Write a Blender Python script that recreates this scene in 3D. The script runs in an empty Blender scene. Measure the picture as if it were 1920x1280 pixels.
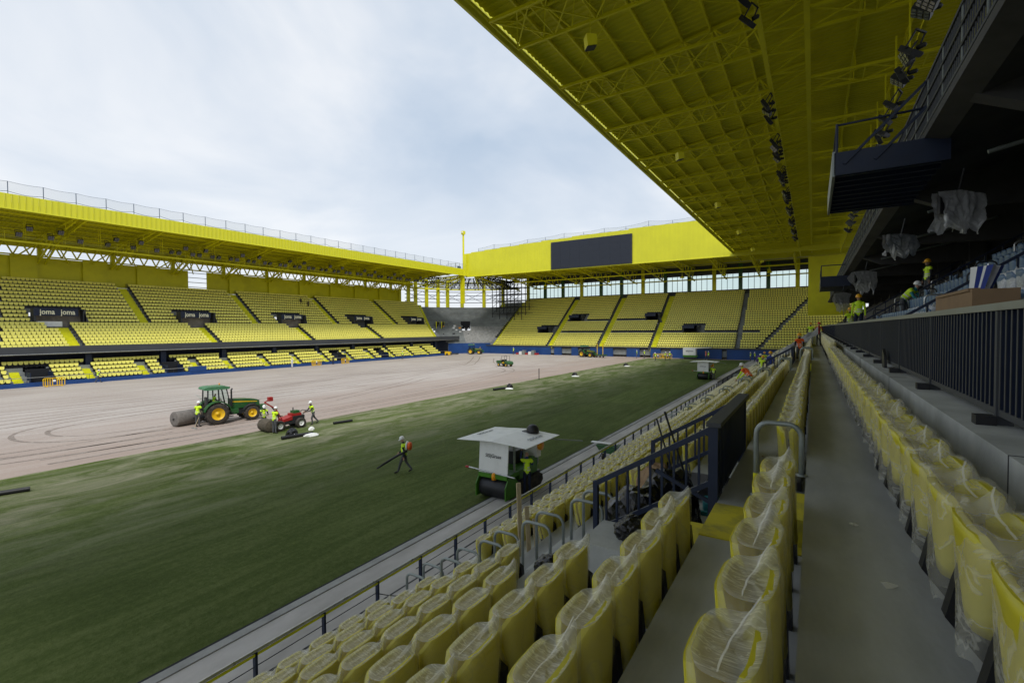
import bpy, bmesh, math, random
import numpy as np
from mathutils import Vector, Matrix, noise

SC = bpy.context.scene
COL = SC.collection
R = math.radians
rnd = random.Random(7)

# ------------------------------------------------------------------ camera, world, sun, exposure
cam_d = bpy.data.cameras.new('camera')
cam_d.sensor_width = 36.0
cam_d.lens = 16.84
cam_d.clip_start = 0.05
cam_d.clip_end = 2000
cam = bpy.data.objects.new('camera', cam_d)
COL.objects.link(cam)
EYE = 6.8
_f = 898.0
def _cv(px, py): return Vector((px - 960.0, 640.0 - py, -_f))
_dy = _cv(1525, 613).normalized()
_dx = -_cv(-470, 626)
_dx = (_dx - _dx.dot(_dy) * _dy).normalized()
_dz = _dx.cross(_dy)
cam.matrix_world = Matrix.Translation((0, 0, EYE)) @ Matrix((_dx, _dy, _dz)).to_4x4()
SC.camera = cam

SUN_EL, SUN_AZ = R(55), R(138)      # azimuth measured clockwise from +Y
wd = bpy.data.worlds.new('World')
SC.world = wd
wd.use_nodes = True
nt = wd.node_tree
nt.nodes.clear()
def wn(t, **k):
    n = nt.nodes.new(t)
    for a, b in k.items(): setattr(n, a, b)
    return n
out = wn('ShaderNodeOutputWorld')
sky = wn('ShaderNodeTexSky', sky_type='NISHITA', sun_disc=False)
sky.sun_elevation = SUN_EL
sky.sun_rotation = SUN_AZ
sky.dust_density = 2.0
bg1 = wn('ShaderNodeBackground'); bg1.inputs[1].default_value = 0.10
nt.links.new(sky.outputs[0], bg1.inputs[0])
tc = wn('ShaderNodeTexCoord')
sep = wn('ShaderNodeSeparateXYZ'); nt.links.new(tc.outputs['Generated'], sep.inputs[0])
addz = wn('ShaderNodeMath', operation='ADD'); nt.links.new(sep.outputs[2], addz.inputs[0]); addz.inputs[1].default_value = 0.28
mx = wn('ShaderNodeMath', operation='MAXIMUM'); nt.links.new(addz.outputs[0], mx.inputs[0]); mx.inputs[1].default_value = 0.1
dvx = wn('ShaderNodeMath', operation='DIVIDE'); nt.links.new(sep.outputs[0], dvx.inputs[0]); nt.links.new(mx.outputs[0], dvx.inputs[1])
dvy = wn('ShaderNodeMath', operation='DIVIDE'); nt.links.new(sep.outputs[1], dvy.inputs[0]); nt.links.new(mx.outputs[0], dvy.inputs[1])
cmb = wn('ShaderNodeCombineXYZ'); nt.links.new(dvx.outputs[0], cmb.inputs[0]); nt.links.new(dvy.outputs[0], cmb.inputs[1])
nz = wn('ShaderNodeTexNoise'); nz.inputs['Scale'].default_value = 1.15; nz.inputs['Detail'].default_value = 6; nz.inputs['Roughness'].default_value = 0.52
nz.inputs['Distortion'].default_value = 0.4
nt.links.new(cmb.outputs[0], nz.inputs['Vector'])
rp = wn('ShaderNodeValToRGB')
rp.color_ramp.elements[0].position = 0.36; rp.color_ramp.elements[0].color = (0.39, 0.47, 0.575, 1)
rp.color_ramp.elements[1].position = 0.62; rp.color_ramp.elements[1].color = (0.66, 0.685, 0.72, 1)
e = rp.color_ramp.elements.new(0.5); e.color = (0.50, 0.56, 0.64, 1)
nt.links.new(nz.outputs[0], rp.inputs[0])
# overcast sky brightens towards the horizon haze
hz = wn('ShaderNodeMapRange'); hz.inputs[1].default_value = 0.0; hz.inputs[2].default_value = 0.36; hz.inputs[3].default_value = 0.8; hz.inputs[4].default_value = 0.0
nt.links.new(sep.outputs[2], hz.inputs[0])
mixc = wn('ShaderNodeMixRGB'); nt.links.new(hz.outputs[0], mixc.inputs[0]); nt.links.new(rp.outputs[0], mixc.inputs[1]); mixc.inputs[2].default_value = (0.71, 0.725, 0.745, 1)
bg2 = wn('ShaderNodeBackground'); bg2.inputs[1].default_value = 0.94
nt.links.new(mixc.outputs[0], bg2.inputs[0])
mixs = wn('ShaderNodeMixShader'); mixs.inputs[0].default_value = 0.9
nt.links.new(bg1.outputs[0], mixs.inputs[1]); nt.links.new(bg2.outputs[0], mixs.inputs[2])
nt.links.new(mixs.outputs[0], out.inputs[0])

sun_d = bpy.data.lights.new('sun', 'SUN')
sun_d.energy = 1.8; sun_d.angle = R(16); sun_d.color = (1.0, 0.975, 0.94)
sun = bpy.data.objects.new('sun', sun_d); COL.objects.link(sun)
_sd = Vector((math.sin(SUN_AZ) * math.cos(SUN_EL), math.cos(SUN_AZ) * math.cos(SUN_EL), math.sin(SUN_EL)))
sun.rotation_euler = _sd.to_track_quat('Z', 'Y').to_euler()
vs = SC.view_settings
vs.view_transform = 'Standard'; vs.look = 'None'; vs.exposure = 0.55; vs.gamma = 1.0
SC.cycles.max_bounces = 8; SC.cycles.diffuse_bounces = 6; SC.cycles.glossy_bounces = 2
SC.cycles.transparent_max_bounces = 10; SC.cycles.transmission_bounces = 3
SC.cycles.use_denoising = True
SC.cycles.caustics_reflective = False; SC.cycles.caustics_refractive = False

# ------------------------------------------------------------------ materials
MATS = {}
def mat(name, col, rough=0.6, metal=0.0, var=0.0, vscale=3.0, bump=0.0, bscale=40.0, spec=0.4, stretch=None, col2=None, lo=0.35, hi=0.65, alpha=None, trans=None):
    m = bpy.data.materials.new(name); m.use_nodes = True
    t = m.node_tree; n = t.nodes; L = t.links
    b = n['Principled BSDF']
    b.inputs['Base Color'].default_value = (*col, 1); b.inputs['Roughness'].default_value = rough
    b.inputs['Metallic'].default_value = metal; b.inputs['Specular IOR Level'].default_value = spec
    co = n.new('ShaderNodeTexCoord'); mp = n.new('ShaderNodeMapping'); L.new(co.outputs['Object'], mp.inputs[0])
    if stretch: mp.inputs['Scale'].default_value = stretch
    if var > 0 or col2:
        q = n.new('ShaderNodeTexNoise'); q.inputs['Scale'].default_value = vscale; q.inputs['Detail'].default_value = 8; q.inputs['Roughness'].default_value = 0.62
        L.new(mp.outputs[0], q.inputs['Vector'])
        r = n.new('ShaderNodeValToRGB'); L.new(q.outputs[0], r.inputs[0])
        r.color_ramp.elements[0].position = lo; r.color_ramp.elements[1].position = hi
        c2 = col2 or tuple(min(1, c * (1 + var)) for c in col)
        c1 = tuple(c * (1 - var) for c in col) if not col2 else col
        r.color_ramp.elements[0].color = (*c1, 1); r.color_ramp.elements[1].color = (*c2, 1)
        L.new(r.outputs[0], b.inputs['Base Color'])
        rr = n.new('ShaderNodeMapRange'); rr.inputs[3].default_value = max(0.05, rough - 0.12); rr.inputs[4].default_value = min(1, rough + 0.12)
        L.new(q.outputs[0], rr.inputs[0]); L.new(rr.outputs[0], b.inputs['Roughness'])
    if bump > 0:
        q2 = n.new('ShaderNodeTexNoise'); q2.inputs['Scale'].default_value = bscale; q2.inputs['Detail'].default_value = 5
        L.new(mp.outputs[0], q2.inputs['Vector'])
        bp = n.new('ShaderNodeBump'); bp.inputs['Strength'].default_value = bump; bp.inputs['Distance'].default_value = 0.02
        L.new(q2.outputs[0], bp.inputs['Height']); L.new(bp.outputs[0], b.inputs['Normal'])
    MATS[name] = m
    return m

mat('yellow_steel', (0.70, 0.665, 0.006), 0.5, var=0.08, vscale=0.6)
mat('yellow_sheet', (0.60, 0.565, 0.006), 0.5, var=0.10, vscale=0.35)
mat('yellow_fascia', (0.68, 0.66, 0.022), 0.42, var=0.05, vscale=0.25, spec=0.5)
mat('yellow_paint', (0.66, 0.65, 0.012), 0.7, var=0.12, vscale=1.2, bump=0.1)
mat('yellow_floor', (0.60, 0.52, 0.03), 0.75, col2=(0.17, 0.16, 0.07), vscale=2.6, lo=0.48, hi=0.75, bump=0.15)
mat('seat_yellow', (0.76, 0.70, 0.04), 0.38, var=0.06, vscale=2, spec=0.5)
mat('seat_far', (0.88, 0.81, 0.16), 0.4, var=0.05, vscale=2)
mat('seat_blue', (0.10, 0.17, 0.27), 0.4, var=0.1)
mat('black_plastic', (0.016, 0.016, 0.018), 0.45)
mat('black_bag', (0.006, 0.006, 0.007), 0.25, spec=0.45, bump=0.35, bscale=9)
mat('concrete', (0.44, 0.45, 0.43), 0.8, var=0.28, vscale=1.3, bump=0.2, bscale=18, lo=0.3, hi=0.7)
mat('concrete_floor', (0.385, 0.395, 0.395), 0.5, var=0.36, vscale=0.9, bump=0.12, bscale=25, stretch=(1.6, 0.5, 1), lo=0.28, hi=0.72)
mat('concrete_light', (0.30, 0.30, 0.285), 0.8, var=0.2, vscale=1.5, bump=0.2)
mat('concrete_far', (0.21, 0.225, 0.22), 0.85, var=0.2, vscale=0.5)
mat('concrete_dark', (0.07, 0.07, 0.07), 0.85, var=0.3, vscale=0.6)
mat('path_paving', (0.50, 0.475, 0.45), 0.85, col2=(0.33, 0.31, 0.285), vscale=0.9, bump=0.35, bscale=30, lo=0.35, hi=0.68, stretch=(1, 0.35, 1))
mat('navy', (0.010, 0.018, 0.045), 0.5, var=0.15)
mat('navy_paint', (0.012, 0.055, 0.20), 0.55, var=0.12, vscale=0.6)
mat('charcoal', (0.05, 0.054, 0.06), 0.6, var=0.1, vscale=0.4)
mat('fence_cap', (0.24, 0.25, 0.22), 0.45, var=0.1)
mat('screen', (0.02, 0.025, 0.038), 0.55, var=0.05)
mat('galv', (0.27, 0.30, 0.285), 0.42, 0.35, var=0.12, vscale=6)
mat('steel', (0.48, 0.48, 0.46), 0.3, 0.8, var=0.15, vscale=8)
mat('dark_steel', (0.03, 0.032, 0.035), 0.5, 0.2)
mat('scaffold', (0.035, 0.037, 0.04), 0.55, 0.3)
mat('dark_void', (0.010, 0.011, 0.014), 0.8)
mat('white_sheet', (0.78, 0.78, 0.74), 0.5, col2=(0.60, 0.60, 0.56), lo=0.5, hi=0.8, vscale=1.6, bump=0.15, bscale=5)
mat('white_paint', (0.78, 0.78, 0.76), 0.45, var=0.05)
mat('green_paint', (0.02, 0.10, 0.025), 0.4, col2=(0.085, 0.10, 0.055), vscale=2.2, lo=0.5, hi=0.78, spec=0.5)
mat('green_roof', (0.07, 0.20, 0.10), 0.45, var=0.15)
mat('lime_paint', (0.06, 0.19, 0.015), 0.4, var=0.15)
mat('rim_yellow', (0.75, 0.46, 0.005), 0.45, col2=(0.42, 0.30, 0.08), vscale=4, lo=0.55, hi=0.8)
mat('tyre', (0.022, 0.02, 0.018), 0.85, col2=(0.075, 0.062, 0.05), vscale=5, bump=0.3)
mat('red_paint', (0.36, 0.018, 0.018), 0.45, col2=(0.20, 0.07, 0.05), vscale=3, lo=0.5, hi=0.75)
mat('orange_lamp', (0.85, 0.33, 0.01), 0.3)
mat('glass', (0.10, 0.13, 0.12), 0.08, spec=0.8)
mat('turf_roll', (0.16, 0.145, 0.13), 0.9, var=0.2, vscale=4, bump=0.4)
mat('turf_dark', (0.085, 0.07, 0.05), 0.95, var=0.3, vscale=6, bump=0.6)
mat('cardboard', (0.27, 0.175, 0.095), 0.85, var=0.08)
mat('wood', (0.42, 0.34, 0.20), 0.8, var=0.2, vscale=6, stretch=(8, 8, 1))
mat('hi_vis', (0.62, 0.88, 0.02), 0.6, var=0.06)
mat('hi_orange', (0.85, 0.13, 0.02), 0.6)
mat('reflect_band', (0.62, 0.63, 0.6), 0.4)
mat('skin', (0.42, 0.25, 0.17), 0.55)
mat('hair', (0.02, 0.014, 0.01), 0.7)
mat('shirt_dark', (0.02, 0.02, 0.025), 0.8)
mat('shirt_blue', (0.03, 0.05, 0.16), 0.8)
mat('trouser_grey', (0.075, 0.078, 0.085), 0.85, var=0.2, vscale=8)
mat('trouser_navy', (0.015, 0.02, 0.045), 0.85)
mat('white_cloth', (0.75, 0.75, 0.74), 0.8)
mat('boots', (0.02, 0.016, 0.012), 0.7)
mat('helmet_white', (0.82, 0.82, 0.80), 0.3)
mat('helmet_yellow', (0.85, 0.42, 0.01), 0.3)
mat('helmet_red', (0.75, 0.07, 0.03), 0.3)
mat('blue_cloth', (0.02, 0.04, 0.22), 0.8)
mat('purple', (0.10, 0.05, 0.25), 0.5)
mat('teal', (0.02, 0.22, 0.25), 0.5)
mat('net_cord', (0.10, 0.13, 0.19), 0.8)
mat('lamp_face', (0.16, 0.165, 0.18), 0.18, 0.3, spec=0.8)
mat('sign_text', (0.85, 0.82, 0.62), 0.5)
mat('text_dark', (0.03, 0.03, 0.035), 0.6)
mat('tarp_grey', (0.26, 0.265, 0.26), 0.5, var=0.3, vscale=2)
mat('text_grey', (0.30, 0.31, 0.32), 0.6)
mat('interior_warm', (0.33, 0.29, 0.23), 0.8, var=0.3, vscale=0.8)
mat('ceramic_white', (0.72, 0.73, 0.75), 0.35)

def film(name, fac, tint=(0.93, 0.91, 0.82), rough=0.28, bscale=10, bstr=0.8, streak=(1, 1, 1), crease=0.35):
    """clear polythene: mostly see-through, creases catch white light"""
    m = bpy.data.materials.new(name); m.use_nodes = True
    t = m.node_tree; n = t.nodes; L = t.links
    b = n['Principled BSDF']; b.inputs['Base Color'].default_value = (*tint, 1); b.inputs['Roughness'].default_value = rough
    b.inputs['Specular IOR Level'].default_value = 0.6
    tr = n.new('ShaderNodeBsdfTransparent'); tr.inputs[0].default_value = (0.97, 0.965, 0.94, 1)
    ms = n.new('ShaderNodeMixShader'); L.new(tr.outputs[0], ms.inputs[1]); L.new(b.outputs[0], ms.inputs[2]); ms.inputs[0].default_value = fac
    if bstr > 0:
        co = n.new('ShaderNodeTexCoord'); mp = n.new('ShaderNodeMapping'); mp.inputs['Scale'].default_value = streak
        oi = n.new('ShaderNodeObjectInfo')
        L.new(co.outputs['Object'], mp.inputs[0])
        ad = n.new('ShaderNodeVectorMath'); ad.operation = 'ADD'; L.new(mp.outputs[0], ad.inputs[0]); L.new(oi.outputs['Random'], ad.inputs[1])
        q = n.new('ShaderNodeTexNoise'); q.inputs['Scale'].default_value = bscale; q.inputs['Detail'].default_value = 3; q.inputs['Distortion'].default_value = 0.6
        L.new(ad.outputs[0], q.inputs['Vector'])
        bp = n.new('ShaderNodeBump'); bp.inputs['Strength'].default_value = bstr; bp.inputs['Distance'].default_value = 0.02
        L.new(q.outputs[0], bp.inputs['Height']); L.new(bp.outputs[0], b.inputs['Normal'])
        # folds lie double, so they are denser than the flat film
        r = n.new('ShaderNodeValToRGB'); L.new(q.outputs[0], r.inputs[0]); els = r.color_ramp.elements
        els[0].position = 0.47; els[1].position = 0.53
        for e_ in els: e_.color = (fac, fac, fac, 1)
        c = els.new(0.5); v = min(1, fac + crease); c.color = (v, v, v, 1)
        L.new(r.outputs[0], ms.inputs[0])
    L.new(ms.outputs[0], n['Material Output'].inputs[0])
    MATS[name] = m
film('film_side', 0.15, tint=(0.94, 0.92, 0.70), bscale=3.0, bstr=0.25, crease=0.08)
film('film_top', 0.34, tint=(0.95, 0.93, 0.80), bscale=8, bstr=0.7, streak=(0.7, 5, 1), crease=0.30)
film('film_seam', 0.42, bstr=0)
film('film_loose', 0.20, tint=(0.95, 0.93, 0.80), bscale=4.5, bstr=0.6, crease=0.20)
film('film_far', 0.42, tint=(0.95, 0.91, 0.68), bscale=9, bstr=0.6, streak=(1, 3, 1), crease=0.3)
film('film_white', 0.60, tint=(0.9, 0.92, 0.95), bscale=6, bstr=0.6, crease=0.2)
film('film_tarp', 0.6, tint=(0.85, 0.86, 0.86), bscale=2.5, bstr=0.6, crease=0.15)
film('net_haze', 0.10, tint=(0.16, 0.22, 0.34), rough=0.9, bstr=0)
m = bpy.data.materials.new('window_glass'); m.use_nodes = True; MATS['window_glass'] = m
tr = m.node_tree.nodes.new('ShaderNodeBsdfTransparent'); tr.inputs[0].default_value = (0.86, 0.93, 0.91, 1)
m.node_tree.links.new(tr.outputs[0], m.node_tree.nodes['Material Output'].inputs[0])
# moulded seat plastic lets a little light through
m = MATS['seat_yellow']; t_ = m.node_tree; tl = t_.nodes.new('ShaderNodeBsdfTranslucent'); tl.inputs[0].default_value = (0.85, 0.72, 0.03, 1)
mm_ = t_.nodes.new('ShaderNodeMixShader'); mm_.inputs[0].default_value = 0.3
t_.links.new(t_.nodes['Principled BSDF'].outputs[0], mm_.inputs[1]); t_.links.new(tl.outputs[0], mm_.inputs[2]); t_.links.new(mm_.outputs[0], t_.nodes['Material Output'].inputs[0])

def ground_mat(name, stops, sx, sy, fine, bump, extra=None):
    """long streaks (rolled / mown along the pitch) times fine grain"""
    m = bpy.data.materials.new(name); m.use_nodes = True
    t = m.node_tree; n = t.nodes; L = t.links
    b = n['Principled BSDF']; b.inputs['Roughness'].default_value = 0.92; b.inputs['Specular IOR Level'].default_value = 0.15
    co = n.new('ShaderNodeTexCoord')
    def nz_(scale, det, mapscale, rough=0.6, dist=0.0):
        mp = n.new('ShaderNodeMapping'); mp.inputs['Scale'].default_value = mapscale; L.new(co.outputs['Object'], mp.inputs[0])
        q = n.new('ShaderNodeTexNoise'); q.inputs['Scale'].default_value = scale; q.inputs['Detail'].default_value = det
        q.inputs['Roughness'].default_value = rough; q.inputs['Distortion'].default_value = dist
        L.new(mp.outputs[0], q.inputs['Vector']); return q
    a = nz_(1.0, 7, (sx, sy, 1), 0.65, 0.3)
    c = nz_(0.09, 4, (1, 0.7, 1), 0.55)
    d = nz_(fine, 6, (1, 1, 1), 0.7)
    ad = n.new('ShaderNodeMath'); ad.operation = 'MULTIPLY_ADD'; L.new(a.outputs[0], ad.inputs[0]); ad.inputs[1].default_value = 0.38
    ad2 = n.new('ShaderNodeMath'); ad2.operation = 'MULTIPLY_ADD'; L.new(c.outputs[0], ad2.inputs[0]); ad2.inputs[1].default_value = 0.30
    ml = n.new('ShaderNodeMath'); ml.operation = 'MULTIPLY'; L.new(d.outputs[0], ml.inputs[0]); ml.inputs[1].default_value = 0.32
    L.new(ml.outputs[0], ad2.inputs[2]); L.new(ad2.outputs[0], ad.inputs[2])
    r = n.new('ShaderNodeValToRGB'); L.new(ad.outputs[0], r.inputs[0])
    els = r.color_ramp.elements
    els[0].position = stops[0][0]; els[0].color = (*stops[0][1], 1)
    els[1].position = stops[-1][0]; els[1].color = (*stops[-1][1], 1)
    for p, c_ in stops[1:-1]:
        q = els.new(p); q.color = (*c_, 1)
    cur = r.outputs[0]
    if extra: cur = extra(n, L, co, cur, nz_)
    L.new(cur, b.inputs['Base Color'])
    bp = n.new('ShaderNodeBump'); bp.inputs['Strength'].default_value = bump; bp.inputs['Distance'].default_value = 0.05
    d2 = nz_(fine * 2.2, 6, (1, 1, 1), 0.7)
    L.new(d2.outputs[0], bp.inputs['Height']); L.new(bp.outputs[0], b.inputs['Normal'])
    MATS[name] = m

def _bare(n, L, co, cur, nz_):
    # thin, sandy places in the young turf (streaky, worn along the rolling direction)
    q = nz_(0.5, 9, (1.5, 0.42, 1), 0.74, 0.9)
    sp = n.new('ShaderNodeSeparateXYZ'); L.new(co.outputs['Object'], sp.inputs[0])
    w = n.new('ShaderNodeMapRange'); w.inputs[1].default_value = -16.0; w.inputs[2].default_value = -27.0; L.new(sp.outputs[0], w.inputs[0])
    g = n.new('ShaderNodeMapRange'); g.inputs[1].default_value = 0.43; g.inputs[2].default_value = 0.64; L.new(q.outputs[0], g.inputs[0])
    mu = n.new('ShaderNodeMath'); mu.operation = 'MULTIPLY'; L.new(w.outputs[0], mu.inputs[0]); L.new(g.outputs[0], mu.inputs[1])
    mm = n.new('ShaderNodeMath'); mm.operation = 'MULTIPLY'; L.new(mu.outputs[0], mm.inputs[0]); mm.inputs[1].default_value = 0.95
    x = n.new('ShaderNodeMixRGB'); L.new(mm.outputs[0], x.inputs[0]); L.new(cur, x.inputs[1]); x.inputs[2].default_value = (0.25, 0.245, 0.16, 1)
    # every laid roll has a slightly different green
    sn = n.new('ShaderNodeVectorMath'); sn.operation = 'FLOOR'; mq = n.new('ShaderNodeMapping'); mq.inputs['Scale'].default_value = (1 / 2.4, 1 / 14.0, 1); L.new(co.outputs['Object'], mq.inputs[0]); L.new(mq.outputs[0], sn.inputs[0])
    wq = n.new('ShaderNodeTexWhiteNoise'); wq.noise_dimensions = '2D'; L.new(sn.outputs[0], wq.inputs[0])
    mr = n.new('ShaderNodeMapRange'); mr.inputs[3].default_value = 0.84; mr.inputs[4].default_value = 1.16; L.new(wq.outputs[0], mr.inputs[0])
    y_ = n.new('ShaderNodeVectorMath'); y_.operation = 'SCALE'; L.new(x.outputs[0], y_.inputs[0]); L.new(mr.outputs[0], y_.inputs[3])
    return y_.outputs[0]
def _pink_edge(n, L, co, cur, nz_):
    # the sand turns darker and pinker in a strip beside the turf
    q = nz_(0.35, 6, (1.0, 0.12, 1), 0.65, 0.5)
    sp = n.new('ShaderNodeSeparateXYZ'); L.new(co.outputs['Object'], sp.inputs[0])
    ad = n.new('ShaderNodeMath'); ad.operation = 'MULTIPLY_ADD'; L.new(q.outputs[0], ad.inputs[0]); ad.inputs[1].default_value = 22.0; L.new(sp.outputs[0], ad.inputs[2])
    w = n.new('ShaderNodeMapRange'); w.inputs[1].default_value = -36.0; w.inputs[2].default_value = -24.0; L.new(ad.outputs[0], w.inputs[0])
    mm = n.new('ShaderNodeMath'); mm.operation = 'MULTIPLY'; L.new(w.outputs[0], mm.inputs[0]); mm.inputs[1].default_value = 0.6
    x = n.new('ShaderNodeMixRGB'); L.new(mm.outputs[0], x.inputs[0]); L.new(cur, x.inputs[1]); x.inputs[2].default_value = (0.31, 0.23, 0.185, 1)
    return x.outputs[0]
ground_mat('turf', [(0.38, (0.048, 0.070, 0.013)), (0.5, (0.076, 0.105, 0.024)), (0.62, (0.125, 0.152, 0.050))], 2.4, 0.30, 6.0, 1.0, _bare)
ground_mat('sand', [(0.36, (0.29, 0.245, 0.21)), (0.5, (0.40, 0.352, 0.315)), (0.64, (0.50, 0.46, 0.42))], 1.0, 0.09, 5.0, 0.5, _pink_edge)
ground_mat('sand_track', [(0.38, (0.15, 0.12, 0.10)), (0.5, (0.25, 0.21, 0.18)), (0.62, (0.40, 0.36, 0.32))], 2.0, 2.0, 6.0, 0.8)

# ------------------------------------------------------------------ mesh helpers
class MB:
    def __init__(s): s.v = []; s.f = []; s.m = []; s.mats = []; s.sm = []
    def mi(s, mname):
        if mname not in s.mats: s.mats.append(mname)
        return s.mats.index(mname)
    def add(s, vs_, fs, mname, smooth=False):
        o = len(s.v); s.v.extend([tuple(map(float, p)) for p in vs_]); k = s.mi(mname)
        for f in fs: s.f.append(tuple(i + o for i in f)); s.m.append(k); s.sm.append(smooth)
    def box(s, p0, p1, mname, M=None):
        (a, b, c), (d, e_, f) = p0, p1
        vs_ = [(a, b, c), (d, b, c), (d, e_, c), (a, e_, c), (a, b, f), (d, b, f), (d, e_, f), (a, e_, f)]
        if M is not None: vs_ = [M @ Vector(p) for p in vs_]
        s.add(vs_, [(0, 3, 2, 1), (4, 5, 6, 7), (0, 1, 5, 4), (1, 2, 6, 5), (2, 3, 7, 6), (3, 0, 4, 7)], mname)
        return s
    def cbox(s, c, d, mname, M=None):
        return s.box([c[i] - d[i] / 2 for i in range(3)], [c[i] + d[i] / 2 for i in range(3)], mname, M)
    def tube(s, p, q, r, mname, n=6, r2=None, caps=True, smooth=True):
        p, q = Vector(p), Vector(q); d = q - p
        if d.length < 1e-6: return s
        z = d.normalized(); x = z.cross(Vector((0, 0, 1)))
        if x.length < 1e-4: x = z.cross(Vector((1, 0, 0)))
        x.normalize(); y = z.cross(x); r2 = r if r2 is None else r2
        vs_ = []
        for c, rr in ((p, r), (q, r2)):
            for i in range(n):
                a = 2 * math.pi * (i + 0.5) / n
                vs_.append(c + x * (rr * math.cos(a)) + y * (rr * math.sin(a)))
        fs = [(i, (i + 1) % n, n + (i + 1) % n, n + i) for i in range(n)]
        s.add(vs_, fs, mname, smooth and n > 4)
        if caps:
            s.add(vs_[:n], [tuple(reversed(range(n)))], mname); s.add(vs_[n:], [tuple(range(n))], mname)
        return s
    def beam(s, p, q, w, h, mname):
        """rectangular bar from p to q, w horizontal, h vertical-ish"""
        p, q = Vector(p), Vector(q); z = (q - p).normalized()
        x = z.cross(Vector((0, 0, 1)))
        if x.length < 1e-4: x = Vector((1, 0, 0))
        x.normalize(); y = x.cross(z)
        vs_ = []
        for c in (p, q):
            for a, b in ((-1, -1), (1, -1), (1, 1), (-1, 1)): vs_.append(c + x * (a * w / 2) + y * (b * h / 2))
        s.add(vs_, [(0, 3, 2, 1), (4, 5, 6, 7), (0, 1, 5, 4), (1, 2, 6, 5), (2, 3, 7, 6), (3, 0, 4, 7)], mname)
        return s
    def path(s, pts, r, mname, n=6, closed=False):
        pts = [Vector(p) for p in pts]; N = len(pts); vs_ = []
        up = None
        for i, p in enumerate(pts):
            a = pts[i - 1] if (i > 0 or closed) else p
            b = pts[(i + 1) % N] if (i < N - 1 or closed) else p
            z = (b - a).normalized()
            if up is None:
                x = z.cross(Vector((0, 0, 1)))
                if x.length < 1e-3: x = z.cross(Vector((0, 1, 0)))
            else:
                x = up - z * up.dot(z)
            x.normalize(); up = x.copy(); y = z.cross(x)
            for k in range(n):
                t = 2 * math.pi * k / n
                vs_.append(p + x * (r * math.cos(t)) + y * (r * math.sin(t)))
        fs = []
        for i in range(N if closed else N - 1):
            j = (i + 1) % N
            for k in range(n): fs.append((i * n + k, i * n + (k + 1) % n, j * n + (k + 1) % n, j * n + k))
        if not closed: fs += [tuple(reversed(range(n))), tuple((N - 1) * n + k for k in range(n))]
        s.add(vs_, fs, mname, True)
        return s
    def lathe(s, prof, mname, c=(0, 0, 0), axis='Z', n=16, M=None, smooth=True, caps=True):
        """prof: (radius, along-axis) pairs"""
        vs_ = []
        for r, h in prof:
            for k in range(n):
                a = 2 * math.pi * k / n; x, y = r * math.cos(a), r * math.sin(a)
                p = {'Z': (x, y, h), 'X': (h, x, y), 'Y': (y, h, x)}[axis]
                p = Vector(p) + Vector(c)
                vs_.append(M @ p if M is not None else p)
        fs = []
        for i in range(len(prof) - 1):
            for k in range(n): fs.append((i * n + k, i * n + (k + 1) % n, (i + 1) * n + (k + 1) % n, (i + 1) * n + k))
        if caps: fs += [tuple(reversed(range(n))), tuple((len(prof) - 1) * n + k for k in range(n))]
        s.add(vs_, fs, mname, smooth)
        return s
    def prism(s, poly, y0, y1, mname, plane='XZ', M=None):
        """extrude a 2-D outline"""
        n = len(poly); vs_ = []
        for h in (y0, y1):
            for a, b in poly:
                p = Vector({'XZ': (a, h, b), 'YZ': (h, a, b), 'XY': (a, b, h)}[plane])
                vs_.append(M @ p if M is not None else p)
        fs = [tuple(range(n)), tuple(reversed(range(n, 2 * n)))] + [(i, n + i, n + (i + 1) % n, (i + 1) % n) for i in range(n)]
        s.add(vs_, fs, mname)
        return s
    def quad(s, pts, mname): s.add(pts, [tuple(range(len(pts)))], mname); return s
    def mesh(s, name):
        me = bpy.data.meshes.new(name)
        me.from_pydata(s.v, [], s.f)
        for m in s.mats: me.materials.append(MATS[m])
        me.polygons.foreach_set('material_index', s.m)
        me.polygons.foreach_set('use_smooth', s.sm)
        bm = bmesh.new(); bm.from_mesh(me); bmesh.ops.recalc_face_normals(bm, faces=bm.faces); bm.to_mesh(me); bm.free()
        me.update()
        return me
    def build(s, name, parent=None, loc=None, rz=0.0):
        return obj(name, s.mesh(name), parent, loc, rz)

def obj(name, me, parent=None, loc=None, rz=0.0, scale=None):
    o = bpy.data.objects.new(name, me); COL.objects.link(o)
    if loc is not None: o.location = loc
    if rz: o.rotation_euler = (0, 0, rz)
    if scale: o.scale = scale
    if parent is not None: o.parent = parent
    return o
def empty(name, loc=(0, 0, 0), rz=0.0):
    o = bpy.data.objects.new(name, None); COL.objects.link(o); o.location = loc; o.rotation_euler = (0, 0, rz)
    o.empty_display_size = 0.2
    return o
def tag(o, label=None, cat=None, group=None, kind=None):
    if label: o['label'] = label
    if cat: o['category'] = cat
    if group: o['group'] = group
    if kind: o['kind'] = kind
    return o
def np_mesh(name, verts, faces, midx, mats, smooth=False):
    me = bpy.data.meshes.new(name)
    me.from_pydata(verts.tolist() if hasattr(verts, 'tolist') else verts, [], faces)
    for m in mats: me.materials.append(MATS[m])
    me.polygons.foreach_set('material_index', midx)
    if smooth: me.polygons.foreach_set('use_smooth', [True] * len(me.polygons))
    me.update(); return me
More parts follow.
